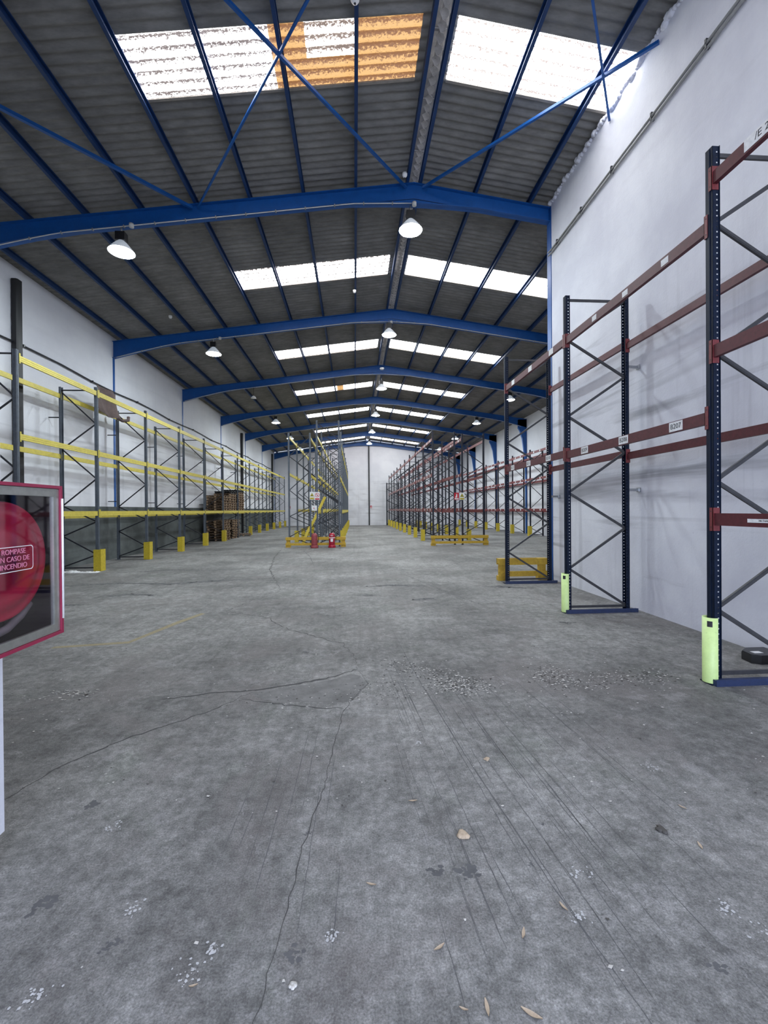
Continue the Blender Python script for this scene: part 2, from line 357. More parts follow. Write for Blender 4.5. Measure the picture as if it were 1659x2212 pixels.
b.add([(x, y, .0011) for x, y in [(-3.75, 5.62), (-2.88, 5.75), (-2.62, 6.75), (-2.45, 7.3), (-2.53, 7.35), (-2.72, 6.8), (-2.93, 5.84), (-3.75, 5.70)]], [(0, 1, 6, 7), (1, 2, 5, 6), (2, 3, 4, 5)], 'yline')
struct(b.build('floor'))

# walls
def gable(b, y0, y1, x0, x1, z0, mat):
    pts = [(x0, z0), (x1, z0), (x1, zt(x1) + .16)] + ([(RX, RZ + .16)] if x0 < RX < x1 else []) + [(x0, zt(x0) + .16)]
    b.prism(pts, y0, y1, mat)
b = MB(); b.box(XL - .25, XL, 2.19, YE, 0, zt(XL) + .165, 'wall'); struct(b.build('wall_left'))
b = MB(); b.box(XL, XL + .035, 2.19, 46.4, 0, 1.86, 'dado'); struct(b.build('baseboard_left'))
b = MB(); gable(b, YE, YE + .25, XL - .25, XR + .25, 0, 'wall'); struct(b.build('wall_front'))
b = MB(); b.box(XR, XR + .25, 9.9, YE, 0, zt(XR) + .165, 'wall'); struct(b.build('wall_right_far'))
b = MB(); b.box(XN, XN + .18, Y0, 9.95, 0, zt(XN) + .13, 'wallnear'); gable(b, 9.77, 9.94, XN + .1, XR + .2, 0, 'wallnear')
# rough foamed edge where the wall meets the sheets
for i in range(190):
    y = Y0 + .2 + i * .0655; r = R.uniform(.03, .085); z = zt(XN) + .07 + R.uniform(-.04, .03)
    b.lathe((XN - .01, y, z), [(.001, -r * .8), (r * .7, -r * .5), (r * .8, 0), (r * .6, r * .5), (.001, r * .7)], 'wallnear', 7)
struct(b.build('wall_right'))
b = MB()                                                   # the corner block beside the door, its edge chipped at the foot
b.prism([(-1.675, Y0), (-1.675, 2.188), (-1.685, 2.198), (XL - .25, 2.19), (XL - .25, 1.9), (-2.2, 1.9), (-2.2, Y0)], .16, 8.4, 'wallnear', 'z')
b.prism([(-1.683, Y0), (-1.683, 2.15), (-1.72, 2.19), (XL - .25, 2.18), (XL - .25, 1.9), (-2.2, 1.9), (-2.2, Y0)], 0, .16, 'wallnear', 'z')
struct(b.build('wall_corner'))
b = MB(); b.prism([(-1.675, 5.2), (XN, 5.2), (XN, zt(XN)), (RX, RZ), (-1.675, zt(-1.675))], Y0 - .2, Y0, 'wallnear'); struct(b.build('wall_back'))

# roof sheets, corrugated, with daylight sheets let in
PER = .177
def sheet(b, x0, x1, y0, y1, mat, dz=.16, seg=6, amp=.024):
    n = max(2, int(round((y1 - y0) / PER * seg))); vs = []
    for i in range(n + 1):
        y = y0 + (y1 - y0) * i / n; a = amp * math.sin(2 * math.pi * y / PER)
        vs += [(x0, y, zt(x0) + dz + amp + a), (x1, y, zt(x1) + dz + amp + a)]
    b.add(vs, [(2 * i, 2 * i + 1, 2 * i + 3, 2 * i + 2) for i in range(n)], mat, True)
SKYC = [7.21 + 6.43 * k for k in range(-1, 7)]
b = MB(); edges = [Y0] + [v for c in SKYC for v in (c - .5, c + .5)] + [YE]
for i in range(0, len(edges), 2):
    y0, y1 = edges[i], edges[i + 1]
    for xs in ([XL - .3, -6.6, -3.5, -1.0, 1.30], [1.54, 4.2, 6.78, 9.4, XR + .3]):
        for j in range(4): sheet(b, xs[j], xs[j + 1], y0 - .012, y1 + .012, 'roof', .16)
    if i + 2 < len(edges):
        y0, y1 = edges[i + 1], edges[i + 2]
        sheet(b, XL - .3, -6.6, y0, y1, 'roof'); sheet(b, -6.6, -3.52, y0, y1, 'roof')
        sheet(b, 6.78, 9.4, y0, y1, 'roof'); sheet(b, 9.4, XR + .3, y0, y1, 'roof'); sheet(b, 1.12, 1.30, y0, y1, 'roof'); sheet(b, 1.54, 1.68, y0, y1, 'roof')
        for s, (xa, xb) in ((0, (-3.52, 1.12)), (1, (1.68, 6.78))):           # upstand lips at the far side of each opening
            n = 8
            for q in range(n):
                xx, xy = xa + (xb - xa) * q / n, xa + (xb - xa) * (q + 1) / n
                b.bar((xx, y1 + .02, zt(xx) + .155), (xy, y1 + .02, zt(xy) + .155), .05, .012, 'roofedge')
struct(b.build('ceiling'))
wi = 1
for k, c in enumerate(SKYC):
    y0, y1 = c - .5, c + .5
    b = MB()
    if k == 1:
        sheet(b, -3.52, -1.27, y0, y1, 'sky'); sheet(b, -1.27, -.72, y0, y1, 'skyO')
        sheet(b, -.72, .06, y0, y0 + .53, 'skyM'); sheet(b, -.72, .06, y0 + .53, y1, 'skyO'); sheet(b, .06, 1.12, y0, y1, 'skyO')
    elif k == 4:
        sheet(b, -3.52, -1.0, y0, y1, 'sky'); sheet(b, -1.0, -.62, y0, y1, 'skyO'); sheet(b, -.62, 1.12, y0, y1, 'sky')
    else: sheet(b, -3.52, 1.12, y0, y1, 'sky')
    struct(b.build('window_%d' % wi)); wi += 1
    b = MB(); sheet(b, 1.68, 6.78 if y1 > 10 else 4.7, y0, y1, 'skyR'); struct(b.build('window_%d' % wi)); wi += 1

# ridge flashing: two overlapping caps with a scalloped edge
b = MB()
for i in range(int((YE - Y0) / 1.2)):
    y = Y0 + i * 1.2; dz = .006 * (i % 2)
    b.prism([(1.26, RZ + .23 + dz), (1.42, RZ + .26 + dz), (1.60, RZ + .23 + dz), (1.60, RZ + .24 + dz), (1.42, RZ + .275 + dz), (1.26, RZ + .24 + dz)], y, y + 1.24, 'ridge')
    b.box(1.24, 1.62, y - .02, y + .02, RZ + .21, RZ + .225, 'ridge')
n = int((YE - Y0) / PER)
for i in range(n):
    y = Y0 + (i + .5) * PER; r = PER * .5
    vs = [(1.37, y, RZ + .165)] + [(1.43 + .085 * math.cos(t), y + r * math.sin(t), RZ + .135) for t in [-1.57 + 3.14 * q / 8 for q in range(9)]]
    vs += [(x, yy, z - .008) for x, yy, z in vs]
    b.add(vs, [(0, q, q + 1) for q in range(1, 9)] + [(10, q + 11, q + 10) for q in range(1, 9)] + [(q, q + 10, q + 11, q + 1) for q in range(1, 9)], 'ridgelip')
tag(b.build('ridge_flashing'), 'pale scalloped flashing strip running along the roof ridge', 'flashing')

# purlins
PX = [-8.28] + [.052 + 1.19 * k for k in range(-6, 2)] + [1.605 + 1.289 * k for k in range(8)]
for i, x in enumerate(PX):
    if i <= 8: lab = 'blue purlin on the dado wall side, %s one out from the ridge' % ORD[8 - i]
    else: lab = 'blue purlin on the plaster wall side, %s one out from the ridge' % ORD[i - 9]
    y0 = Y0 if x < XN else 9.95
    b = MB(); z = zt(x); w = .062
    prof = [(x, z), (x + w, z), (x + w, z + .02), (x + .012, z + .008), (x + .012, z + .152), (x + w, z + .14), (x + w, z + .16), (x, z + .16)]
    b.prism(prof if x < RX else [(2 * x - p + 0, q) for p, q in prof][::-1], y0, YE - .02, 'purlin')
    tag(b.build('roof_purlin'), lab, 'purlin', 'purlins under the roof sheets')

# portal frames
def rafter(b, sgn, xe, zend_bot, yc, cut=None):
    """I section rafter from the ridge to xe with haunches at both ends"""
    xs = [RX, RX + sgn * .7, RX + sgn * 1.5, RX + sgn * 4, xe - sgn * 2.6, xe - sgn * 1.7, xe - sgn * .9, xe]
    db = [.48, .40, .33, .33, .33, .38, .47, .60]
    if cut is not None: xs = [x for x in xs if (cut - x) * sgn > 0] + [cut]; db = db[:len(xs) - 1] + [.33]
    top = [(x, zt(x)) for x in xs]; bot = [(x, zt(x) - d) for x, d in zip(xs, db)]
    b.prism(top + bot[::-1], yc - .006, yc + .006, 'blue')
    for line, s in ((top, -1), (bot, 1)):
        for (xa, za), (xb, zb) in zip(line, line[1:]):
            b.add([(xa, yc - .085, za), (xa, yc + .085, za), (xb, yc + .085, zb), (xb, yc - .085, zb),
                   (xa, yc - .085, za + s * .014), (xa, yc + .085, za + s * .014), (xb, yc + .085, zb + s * .014), (xb, yc - .085, zb + s * .014)],
                  [(0, 1, 2, 3), (7, 6, 5, 4), (0, 4, 5, 1), (3, 2, 6, 7), (0, 3, 7, 4), (1, 5, 6, 2)], 'blue')
    # inner line of the ridge haunch
    b.bar((RX, yc - .012, RZ - .34), (RX + sgn * 1.4, yc - .012, zt(RX + sgn * 1.4) - .325), .012, .014, 'purlin', (0, 1, 0))
    return bot
fr_lab = ['over the doorway, above and before the hose cabinet', 'nearest the camera, cut by the plaster wall', 'second along the hall', 'third along the hall', 'fourth along the hall', 'fifth along the hall', 'sixth along the hall', 'dark one against the end wall']
FY = FRAMES[:-0 or None]
FY = [10.07 + 6.3185 * k for k in range(-1, 6)] + [YE - .12]
for k, y in enumerate(FY):
    t = thing('portal_frame', 'blue steel portal frame ' + fr_lab[k], 'steel frame', (RX, y, 0), 'blue portal frames')
    def add(name, b): 
        o = b.build(name, t); o.data.transform(Matrix.Translation((-RX, -y, 0))); return o
    b = MB(); rafter(b, -1, XL, 7.2, y); add('rafter', b)
    b = MB(); rafter(b, 1, XR, 7.2, y, cut=None if k > 1 else XN); add('rafter', b)
    b = MB(); b.box(XL - .2, XL - .0, y - .006, y + .006, 0, 7.72, 'blue'); b.box(XL - .0, XL + .018, y - .055, y + .055, 0, 7.2, 'blue'); add('column', b)
    if k > 1:
        b = MB(); fl = [(XR - .62, 7.2), (XR - .50, 7.0), (XR - .33, 6.5), (XR - .12, 5.0), (XR - .08, 4.0), (XR - .08, 0)]
        b.prism(fl + [(XR - .0, 0), (XR, 7.75), (XR - .62, 7.75)], y - .006, y + .006, 'blue')
        for (xa, za), (xb, zb) in zip(fl, fl[1:]): b.bar((xa, y, za), (xb, y, zb), .17, .016, 'blue', (1, 0, 0))
        add('column', b)
    elif k == 1:
        b = MB(); yy = 10.06
        b.box(XN - .012, XN + .004, yy - .1, yy + .1, 0, zt(XN), 'blue'); b.box(XN, XN + .2, yy - .006, yy + .006, 0, zt(XN), 'blue'); b.box(XN + .2, XN + .214, yy - .1, yy + .1, 0, zt(XN), 'blue')
        add('column', b)
    if k in (1, 2, 3, 4, 5):                                 # cable clipped under the rafter
        b = MB(); pts = []
        x = XL + (.15 if k > 1 else .1); xe = RX if k == 1 else XR - .3
        while x < xe:
            d = .33 + .27 * max(0, 1 - (x - XL) / 2.3) ** 1.2 + (.27 * max(0, 1 - (XR - x) / 2.3) ** 1.2 if k > 1 else 0) + (.13 * max(0, 1 - abs(x - RX) / 1.4))
            pts.append((x, y - .07, zt(x) - d - .018)); x += .22
        b.tube(pts, .011, 'wcable', 6)
        for q in range(4, len(pts), 3): b.box(pts[q][0] - .012, pts[q][0] + .012, pts[q][1] - .02, pts[q][1] + .03, pts[q][2] - .02, pts[q][2] + .025, 'cable')
        if k < 3: b.lathe((RX, y - .09, zt(RX) - .50), [(.001, -.05), (.05, -.05), (.05, .03), (.001, .03)], 'wcable', 10); b.lathe((-4.85, y - .09, zt(-4.85) - .35), [(.001, -.05), (.05, -.05), (.05, .03), (.001, .03)], 'wcable', 10)
        add('cable_run', b)

# end wall posts
b = MB(); b.box(1.52, 1.66, YE - .1, YE, 0, 8.75, 'pipe'); tag(b.build('wall_post'), 'slim dark steel post up the middle of the end wall', 'post')

# bracing rods in the first roof bay
def rod(a, bb, lab, r=.03):
    b = MB(); b.bar(a, bb, r * 1.6, r * 1.6, 'blue'); tag(b.build('roof_brace'), lab, 'brace', 'bracing bars of the first roof bay')
zb = lambda x: zt(x) - .10
rod((-3.42, 9.98, zb(-3.42)), (1.15, 3.85, zb(1.15)), 'thin blue bracing bar rising to the ridge across the joint of the orange sheets', .022)
rod((1.22, 9.98, zb(1.22)), (-3.42, 3.85, zb(-3.42)), 'blue bracing bar crossing in front of the orange stained daylight sheets', .03)
rod((-3.55, 9.98, zb(-3.55)), (-8.4, 3.85, zb(-8.4) + .05), 'blue bracing bar slanting down to the eave above the dado wall side', .038)
rod((1.62, 9.98, zb(1.62)), (4.62, 6.3, zb(4.62) + .02), 'blue bracing bar crossing the clean daylight sheet and ending in the plaster wall', .03)
rod((1.8, 3.85, zb(1.8)), (4.63, 7.6, zb(4.63)), 'thin dark bracing bar over the clean daylight sheet beside the plaster wall', .022)

# ------------------------------------------------------------------ lamps
def lamp_proto(lit=True):
    t = thing('high_bay_lamp', '', 'lamp', (0, 0, 0), 'high bay lamps')
    MB().box(-.10, .10, -.08, .08, .24, .42, 'tblack').build('gear_box', t)
    MB().tube([(0, 0, .42), (0, 0, .56)], .018, 'alu', 8).build('hanger', t)
    b = MB(); b.lathe((0, 0, 0), [(.06, .26), (.075, .22), (.11, .20), (.17, .13), (.235, .05), (.262, 0), (.268, -.004)], 'alu' if not lit else 'lamp_soft', 28)
    b.build('reflector', t)
    b = MB(); b.lathe((0, 0, 0), [(.255, .004), (.2, -.022), (.1, -.036), (.001, -.04)], 'lamp' if lit else 'white', 28); b.build('lamp_lens', t)
    return t
LP = lamp_proto(); first = True
def put_lamp(x, k, z, lab):
    global first
    y = FY[k] - .02; loc = (x, y, z)
    if first: LP.location = loc; LP['label'] = lab; first = False; o = LP
    else: o = dup(LP, loc, None, lab)
    return o
for k, z in ((1, 8.13), (2, 8.24), (3, 7.97), (4, 7.95), (5, 7.95), (6, 7.97)):
    put_lamp(1.34 if k < 3 else 1.44, k, z, 'glowing bell shaped lamp hanging under the ridge of the %s blue frame' % ORD[k - 1])
for k in (1, 2, 4, 5, 6):
    put_lamp(-5.1, k, 7.42, 'glowing lamp hanging on the dado wall side of the %s blue frame' % ORD[k - 1])
for k in (3, 4, 5, 6):
    put_lamp(8.25, k, 7.45, 'glowing lamp hanging over the dark racks on the %s blue frame' % ORD[k - 1])
t = thing('high_bay_lamp', 'small unlit bell lamp on the dado wall side of the third blue frame', 'lamp', (-5.1, FY[3] - .02, 7.42), 'high bay lamps')
MB().tube([(0, 0, .1), (0, 0, .56)], .012, 'tblack', 6).build('hanger', t)
MB().lathe((0, 0, 0), [(.03, .12), (.08, .09), (.14, 0), (.13, -.01), (.001, -.01)], 'white', 20).build('reflector', t)

# detectors on the purlins
def detector(loc, lab, r=.055):
    t = thing('smoke_detector', lab, 'detector', loc, 'white detectors under the roof')
    MB().lathe((0, 0, 0), [(r * .7, .05), (r, .045), (r, .0), (r * .75, -.03), (r * .4, -.05), (.001, -.055)], 'white', 18).build('housing', t)
    MB().lathe((0, 0, 0), [(r * .22, -.052), (r * .22, -.062), (.001, -.062)], 'tblack', 10).build('sensor_eye', t)
detector((.06, 6.25, 8.93), 'white detector at the very top, by the edge of the orange stained daylight sheet', .065)
detector((1.16, 9.62, 9.06), 'small round white detector beside the ridge just before the first cross beam')
detector((.05, 14.5, 8.90), 'white detector just past the second strip of daylight sheets')
detector((-6.03, 14.9, 8.10), 'white detector on a purlin beyond the glowing lamp of the first frame')
detector((1.42, 21.9, 8.75), 'white dome detector hanging under the ridge flashing', .11)

# ------------------------------------------------------------------ racks
def post_mb(h, face, mat, holes=False, d=.068, w=.082, sl=True):
    """omega post: web facing the aisle (x = 0), flanges along Y sides, open towards +x * face"""
    b = MB(); t = .004; s = face
    def X(v): return v * s
    xa, xb = sorted((X(0), X(t)))
    b.box(xa, xb, -w / 2, w / 2, 0, h, mat)
    b.bar((X(-.003), 0, .01), (X(-.003), 0, h - .01), w * .30, .006, mat, (1, 0, 0))            # raised rib of the web
    for sg in (-1, 1):
        y = sg * w / 2
        if not holes:
            xa, xb = sorted((X(0), X(d))); ya, yb = sorted((y, y - sg * t)); b.box(xa, xb, ya, yb, 0, h, mat)
        else:
            c = d * .66; r = .0065; pitch = .05; n = int(h / pitch); vs = []; fs = []
            xs = [0, c - r, c + r, d]
            zz = [0]
            for i in range(n): zc = .025 + i * pitch; zz += [zc - r, zc + r]
            zz.append(h)
            for z in zz:
                for x in xs: vs.append((X(x), y, z))
            for i in range(len(zz) - 1):
                for j in range(3):
                    if j == 1 and i % 2 == 1: continue
                    a = i * 4 + j; fs.append((a, a + 1, a + 5, a + 4))
            b.add(vs, fs, mat)
        xa, xb = sorted((X(d), X(d - t))); ya, yb = sorted((y, y + sg * .010)); b.box(xa, xb, ya, yb, 0, h, mat)   # lips
    return b
CACHE = {}
def frame_data(key, h, depth, zig, mp, mb_, holes, base, bw=.034):
    if key in CACHE: return CACHE[key]
    L = []
    L.append(('post', post_mb(h, 1, mp, holes).mesh('post'), (0, 0, 0)))
    L.append(('post', post_mb(h, -1, mp, holes).mesh('post'), (depth, 0, 0)))
    xf, xr = .05, depth - .05
    pts = [((xf if s == 'f' else xr), z) for s, z in zig]
    for (xa, za), (xb, zb_) in zip(pts, pts[1:]):
        b = MB(); b.bar((xa, 0, za), (xb, 0, zb_), .022, bw, mb_); b.bar((xa, -.012, za), (xb, -.012, zb_), .003, bw * .55, mb_)
        L.append(('brace', b.mesh('brace'), (0, 0, 0)))
    for z in (zig[0][1] + (.0 if zig[0][1] > h - .12 else .05), .09):
        L.append(('strut', MB().bar((xf, 0, z), (xr, 0, z), .022, bw, mb_).mesh('strut'), (0, 0, 0)))
    if base == 'rail':
        b = MB(); b.box(-.03, depth + .10, -.105, -.045, 0, .055, 'navyrail'); b.box(-.03, depth + .10, -.105, -.098, .055, .062, 'navyrail')
        L.append(('base_rail', b.mesh('base_rail'), (0, 0, 0)))
    for x in (0, depth):
        b = MB(); b.box(-.05, .085, -.07, .07, 0, .010, mp) if x == 0 else b.box(-.085, .05, -.07, .07, 0, .010, mp)
        L.append(('foot_plate', b.mesh('foot_plate'), (x, 0, 0)))
    CACHE[key] = L; return L
def put_frame(parent, key, x, y, z=0, **kw):
    e = link('upright_frame', None, parent, (x, y, z)); e.empty_display_size = .1
    for nm, me, lc in frame_data(key, **kw): link(nm, me, e, lc)
    return e
def beam_mesh(L, mat, cmat, face, labels=None, hgt=.115, conn=True, ribs=False):
    """box beam along Y from 0 to L, outer face at x = 0; face = +1 body towards +x"""
    b = MB(); w = .045 * face
    if ribs: pr = [(0, 0), (0, .03), (.004 * face, .033), (.004 * face, .042), (0, .045), (0, .075), (.004 * face, .078), (.004 * face, .087), (0, .09), (0, hgt), (w * .6, hgt), (w * .6, hgt - .025), (w, hgt - .025), (w, 0)]
    else: pr = [(0, 0), (0, hgt), (w * .6, hgt), (w * .6, hgt - .028), (w, hgt - .028), (w, 0)]
    if face < 0: pr = pr[::-1]
    b.prism(pr, .004, L - .004, mat)
    if conn:
        for y, s in ((0, 1), (L, -1)): connector(b, y, s, face, cmat, hgt)
    for (yy, ww) in (labels or []):
        xa, xb = sorted((-.0015 * face, .002 * face)); b.box(xa, xb, yy - ww / 2, yy + ww / 2, .012, hgt - .015, 'label')
    return b.mesh('beam')
def connector(b, y, s, face, mat, hgt):
    x0, x1 = sorted((-.012 * face, .058 * face)); y0, y1 = sorted((y, y + s * .005)); z0, z1 = hgt / 2 - .11, hgt / 2 + .11
    b.box(x0, x1, y0, y1, z0, z1, mat)
    x0, x1 = sorted((-.012 * face, -.008 * face)); y0, y1 = sorted((y + s * .005, y - s * .034)); b.box(x0, x1, y0, y1, z0, z1, mat)
    for q in (.035, .185):
        b.box(x0 - .001, x1 + .001, *sorted((y - s * .012, y - s * .022)), z0 + q - .004, z0 + q + .006, 'ink')
ZIGN = [('r', 5.02), ('f', 4.38), ('r', 3.80), ('f', 3.155), ('r', 2.575), ('f', 1.93), ('r', 1.35), ('f', .705), ('r', .10)]
ZIGL = [('r', 5.08), ('f', 4.18), ('r', 3.46), ('f', 2.62), ('r', 1.85), ('f', 1.40), ('r', .99), ('f', .46), ('r', .12)]
ZIGH = [('f', 5.70), ('r', 5.0), ('f', 4.3), ('r', 3.5), ('f', 2.7), ('r', 1.95), ('f', 1.2), ('r', .55), ('f', .12)]
ZIGD = [('r', 5.15), ('f', 4.5), ('r', 3.8), ('f', 3.1), ('r', 2.4), ('f', 1.7), ('r', 1.05), ('f', .5), ('r', .1)]

def rack_row(label, key, x, ys, depth, h, zig, mp, mbr, mbeam, levels, base=None, firstlow=0, lastbeam=None, ribs=False, lab3=False, skip=(), rearlev=None, group=None):
    t = thing('pallet_rack', label, 'pallet rack', (x, ys[0], 0), group)
    for y in ys: put_frame(t, key, 0, y - ys[0], h=h, depth=depth, zig=zig, mp=mp, mb_=mbr, holes=False, base=base)
    for i in range(len(ys) - 1):
        L = ys[i + 1] - ys[i] - .082
        labs = [(L * q, .13) for q in (.2, .5, .8)] if lab3 else None
        for side, xx, fc in (('f', -.0, 1), ('r', depth, -1)):
            for li, z in enumerate(levels):
                if (i, li, side) in skip or (li == 2 and i < firstlow): continue
                k = ('beam', round(L, 3), mbeam, fc, bool(labs) and side == 'f', ribs)
                if k not in CACHE: CACHE[k] = beam_mesh(L, mbeam, 'conn' if mbeam == 'orange' else mbeam, fc, labs if (lab3 and side == 'f') else None, .13, True, ribs)
                zz = z if side == 'f' else z - .08
                link('beam', CACHE[k], t, (xx, ys[i] - ys[0] + .041, zz))
    return t
LY = [10.0, 12.96, 15.9, 18.82, 21.84, 24.87, 27.95, 31.06, 33.98, 36.92, 39.95, 43.15, 46.27]
rowL = rack_row('long grey post pallet rack with yellow beams standing against the dado wall', 'L', -7.28, LY, 1.03, 5.22, ZIGL, 'grey', 'braced', 'yellow', (4.98, 3.27, 1.57), ribs=True)
rowL.children[1]
for i, y in enumerate(LY[:8]):                              # ties to the wall
    for z in (4.36, 2.04): MB().bar((1.03, y - LY[0], z), (1.33, y - LY[0], z), .03, .03, 'braced').build('wall_tie', rowL)
# mirror: the row faces +x, so turn depth towards the wall
rowL.scale = (1, 1, 1)
def flip(t):
    for c in t.children:
        if c.name.startswith('upright_frame'): c.rotation_euler = (0, 0, math.pi)
        elif c.name.startswith('beam'):
            L = max(v.co.y for v in c.data.vertices) + .004
            c.rotation_euler = (0, 0, math.pi); c.location = (-c.location.x, c.location.y + L - .0, c.location.z)
        else: c.rotation_euler = (0, 0, math.pi); c.location = (0, 2 * 0, 0)
for c in list(rowL.children):
    if c.name.startswith('wall_tie'):
        for v in c.data.vertices: v.co.x = -v.co.x
for c in rowL.children:
    if c.name.startswith('upright_frame'): c.rotation_euler = (0, 0, math.pi)
    elif c.name.startswith('beam'):
        L = max(v.co.y for v in c.data.vertices)
        c.rotation_euler = (0, 0, math.pi); c.location = (-c.location.x, c.location.y + L, c.location.z)
CY = [20.4 + 2.9 * k for k in range(10)]
rack_row('tallest grey post rack row with yellow beams, behind the two extinguishers', 'B', -1.76, CY, 1.08, 5.84, ZIGH, 'grey', 'braced', 'yellow', (5.08, 3.27, 1.6), firstlow=1, ribs=True, skip=((0, 0, 'r'),))
rack_row('lower grey post rack row with yellow beams, back to back with the tallest one', 'A', -3.05, CY, 1.04, 5.26, ZIGL, 'grey', 'braced', 'yellow', (5.03, 3.3, 1.6), firstlow=1, ribs=True)
rack_row('dark post rack row with faded red beams lining the clear central aisle', 'C', 3.66, CY, 1.10, 5.34, ZIGD, 'black', 'braced', 'orange', (4.93, 3.25, 1.6), lab3=True)
rack_row('dark post rack row with faded red beams, back to back behind the central aisle row', 'D', 5.06, CY, 1.10, 5.26, ZIGD, 'black', 'braced', 'orange', (4.93, 3.25, 1.6), lab3=True)
FYs = [17.2 + 3.0 * k for k in range(10)]
FYs = [26.2 - 9.0 + 3.0 * k for k in range(10)]
rowF = rack_row('dark post rack row with faded red beams against the white wall beyond the plaster wall', 'F', 10.75, FYs, .86, 5.3, ZIGD, 'black', 'braced', 'orange', (5.0, 3.4, 1.55), lab3=True)
# the rack beside the plaster wall
NY = [1.05, 3.95, 6.82, 9.62]
t = thing('pallet_rack', 'navy post pallet rack with dark red beams standing along the plaster wall', 'pallet rack', (3.385, NY[0], 0))
for y in NY: put_frame(t, 'N', 0, y - NY[0], h=5.08, depth=1.05, zig=ZIGN, mp='navy', mb_='brace', holes=True, base='rail', bw=.038)
near_beams = [(0, 'f', 4.72), (0, 'f', 3.09), (0, 'f', 1.505), (1, 'f', 4.30), (1, 'f', 2.475), (2, 'f', 4.31), (2, 'f', 2.50),
              (0, 'r', 4.26), (0, 'r', 2.44), (1, 'r', 4.24), (1, 'r', 2.46), (2, 'r', 4.28), (2, 'r', 2.50)]
def label_on(beam, y, z, txt, w=.19, h=.10, size=.075, mat='label'):
    pl = MB().box(-.0035, -.0005, y - w / 2, y + w / 2, z - h / 2, z + h / 2, mat).build('label_plate', beam)
    if txt: 
        me = text_mesh(txt, size, 'ink'); me.transform(Matrix(((0, 0, -1, -.0042), (-1, 0, 0, y), (0, 1, 0, z), (0, 0, 0, 1))))
        for v in me.vertices: pass
        me2 = pl.data; import bmesh
        bm = bmesh.new(); bm.from_mesh(me2); n0 = len(bm.faces); bm.from_mesh(me); bm.faces.ensure_lookup_table()
        for f in bm.faces[n0:]: f.material_index = 1
        bm.to_mesh(me2); bm.free(); me2.materials.append(M['ink'])
    return pl
for (i, s, z) in near_beams:
    L = NY[i + 1] - NY[i] - .082; fc = 1 if s == 'f' else -1
    k = ('nb', i, fc)
    if k not in CACHE: CACHE[k] = beam_mesh(L, 'red', 'conn', fc, None, .115, False)
    bo = link('beam', CACHE[k], t, (0 if s == 'f' else 1.05, NY[i] - NY[0] + .041, z))
    for y, sg in ((0, 1), (L, -1)):
        b = MB(); connector(b, y, sg, fc, 'conn', .115); b.build('end_connector', bo)
    if s == 'f':
        o = NY[i] + .041; zc = .058
        if i == 0 and z > 4: label_on(bo, 3.36 - o, zc + .01, '/E 236', .42, .105, .085)
        elif i == 0 and z < 2: label_on(bo, 3.33 - o, zc - .005, 'MILTHABEN BL MAVEN', .44, .032, .022)
        elif i == 1 and z < 3: label_on(bo, 4.39 - o, zc, 'B207'); label_on(bo, 5.29 - o, zc, 'B208'); label_on(bo, 6.22 - o, zc, 'B209')
        elif i == 2 and z < 3: [label_on(bo, q - o, zc, tt) for q, tt in ((7.43, 'B210'), (8.3, 'B211'), (9.15, 'B212'))]
        elif i == 1: [MB().box(-.0025, 0, q - o - .06, q - o + .05, .02, .09, 'label').build('torn_label', bo) for q in (4.55, 5.25, 5.95)]
        elif i == 2: [label_on(bo, q - o, zc, None, .16) for q in (7.3, 8.2, 9.1)]
for y, z in ((6.82, 3.97), (6.82, 1.97), (9.62, 1.95)):
    b = MB(); b.bar((1.05, y - NY[0], z), (1.25, y - NY[0] + .02, z), .012, .045, 'alu'); b.box(1.235, 1.25, y - NY[0] - .03, y - NY[0] + .06, z - .035, z + .035, 'alu'); b.build('wall_bracket', t)

# spare upright frames stacked at the end wall
for i in range(4):
    y = 47.0 + i * .19
    e = thing('spare_upright_frame', 'dark upright frame stored on end by the end wall, %s from the aisle' % ORD[i], 'rack frame', (3.45, y, 0), 'spare upright frames by the end wall')
    for nm, me, lc in frame_data('S', h=4.6, depth=1.35, zig=[('r', 4.5), ('f', 3.9), ('r', 3.3), ('f', 2.7), ('r', 2.1), ('f', 1.5), ('r', .9), ('f', .12)], mp='black', mb_='braced', holes=False, base=None): link(nm, me, e, lc)

# fallen beam between the grey posts
t = thing('loose_beam', 'bent yellow beam leaning diagonally inside the rack behind the extinguishers', 'beam', (-1.9, 21.6, 0))
b = MB(); pts = [(-.60, -.35, .05), (-.45, -.1, .55), (-.12, .1, 1.15), (.15, .3, 1.75), (.42, .5, 2.35)]
for a, c in zip(pts, pts[1:]): b.bar(a, c, .05, .13, 'yguard', (1, 0, 0))
b.build('bent_beam', t)

# ------------------------------------------------------------------ guards
def box_guard(x, y, lab, group, w=.20, d=.24, h=.61, sx=1, mat='yguard'):
    """folded steel channel bolted round the aisle side of a post"""
    k = ('g', w, d, h, sx)
    if k not in CACHE:
        b = MB(); x0, x1 = (-.11, -.10) if sx > 0 else (.10, .11)
        b.box(*sorted((-.11 * sx, -.098 * sx)), -d / 2, d / 2, 0, h, mat)
        for s in (-1, 1): b.box(*sorted((-.11 * sx, (w - .11) * sx)), *sorted((s * d / 2, s * (d / 2 - .01))), 0, h, mat)
        b.box(*sorted((-.11 * sx, (w - .11) * sx)), -d / 2, d / 2, 0, .008, mat); CACHE[k] = b.mesh('post_guard')
    o = link('post_guard', CACHE[k], None, (x, y, 0)); tag(o, lab, 'post guard', group); return o
for i, y in enumerate(LY):
    if i in (6,): continue
    box_guard(-7.28, y, 'yellow guard on the %s front post of the dado wall rack' % ORD[i], 'yellow post guards, dado wall rack', sx=-1)
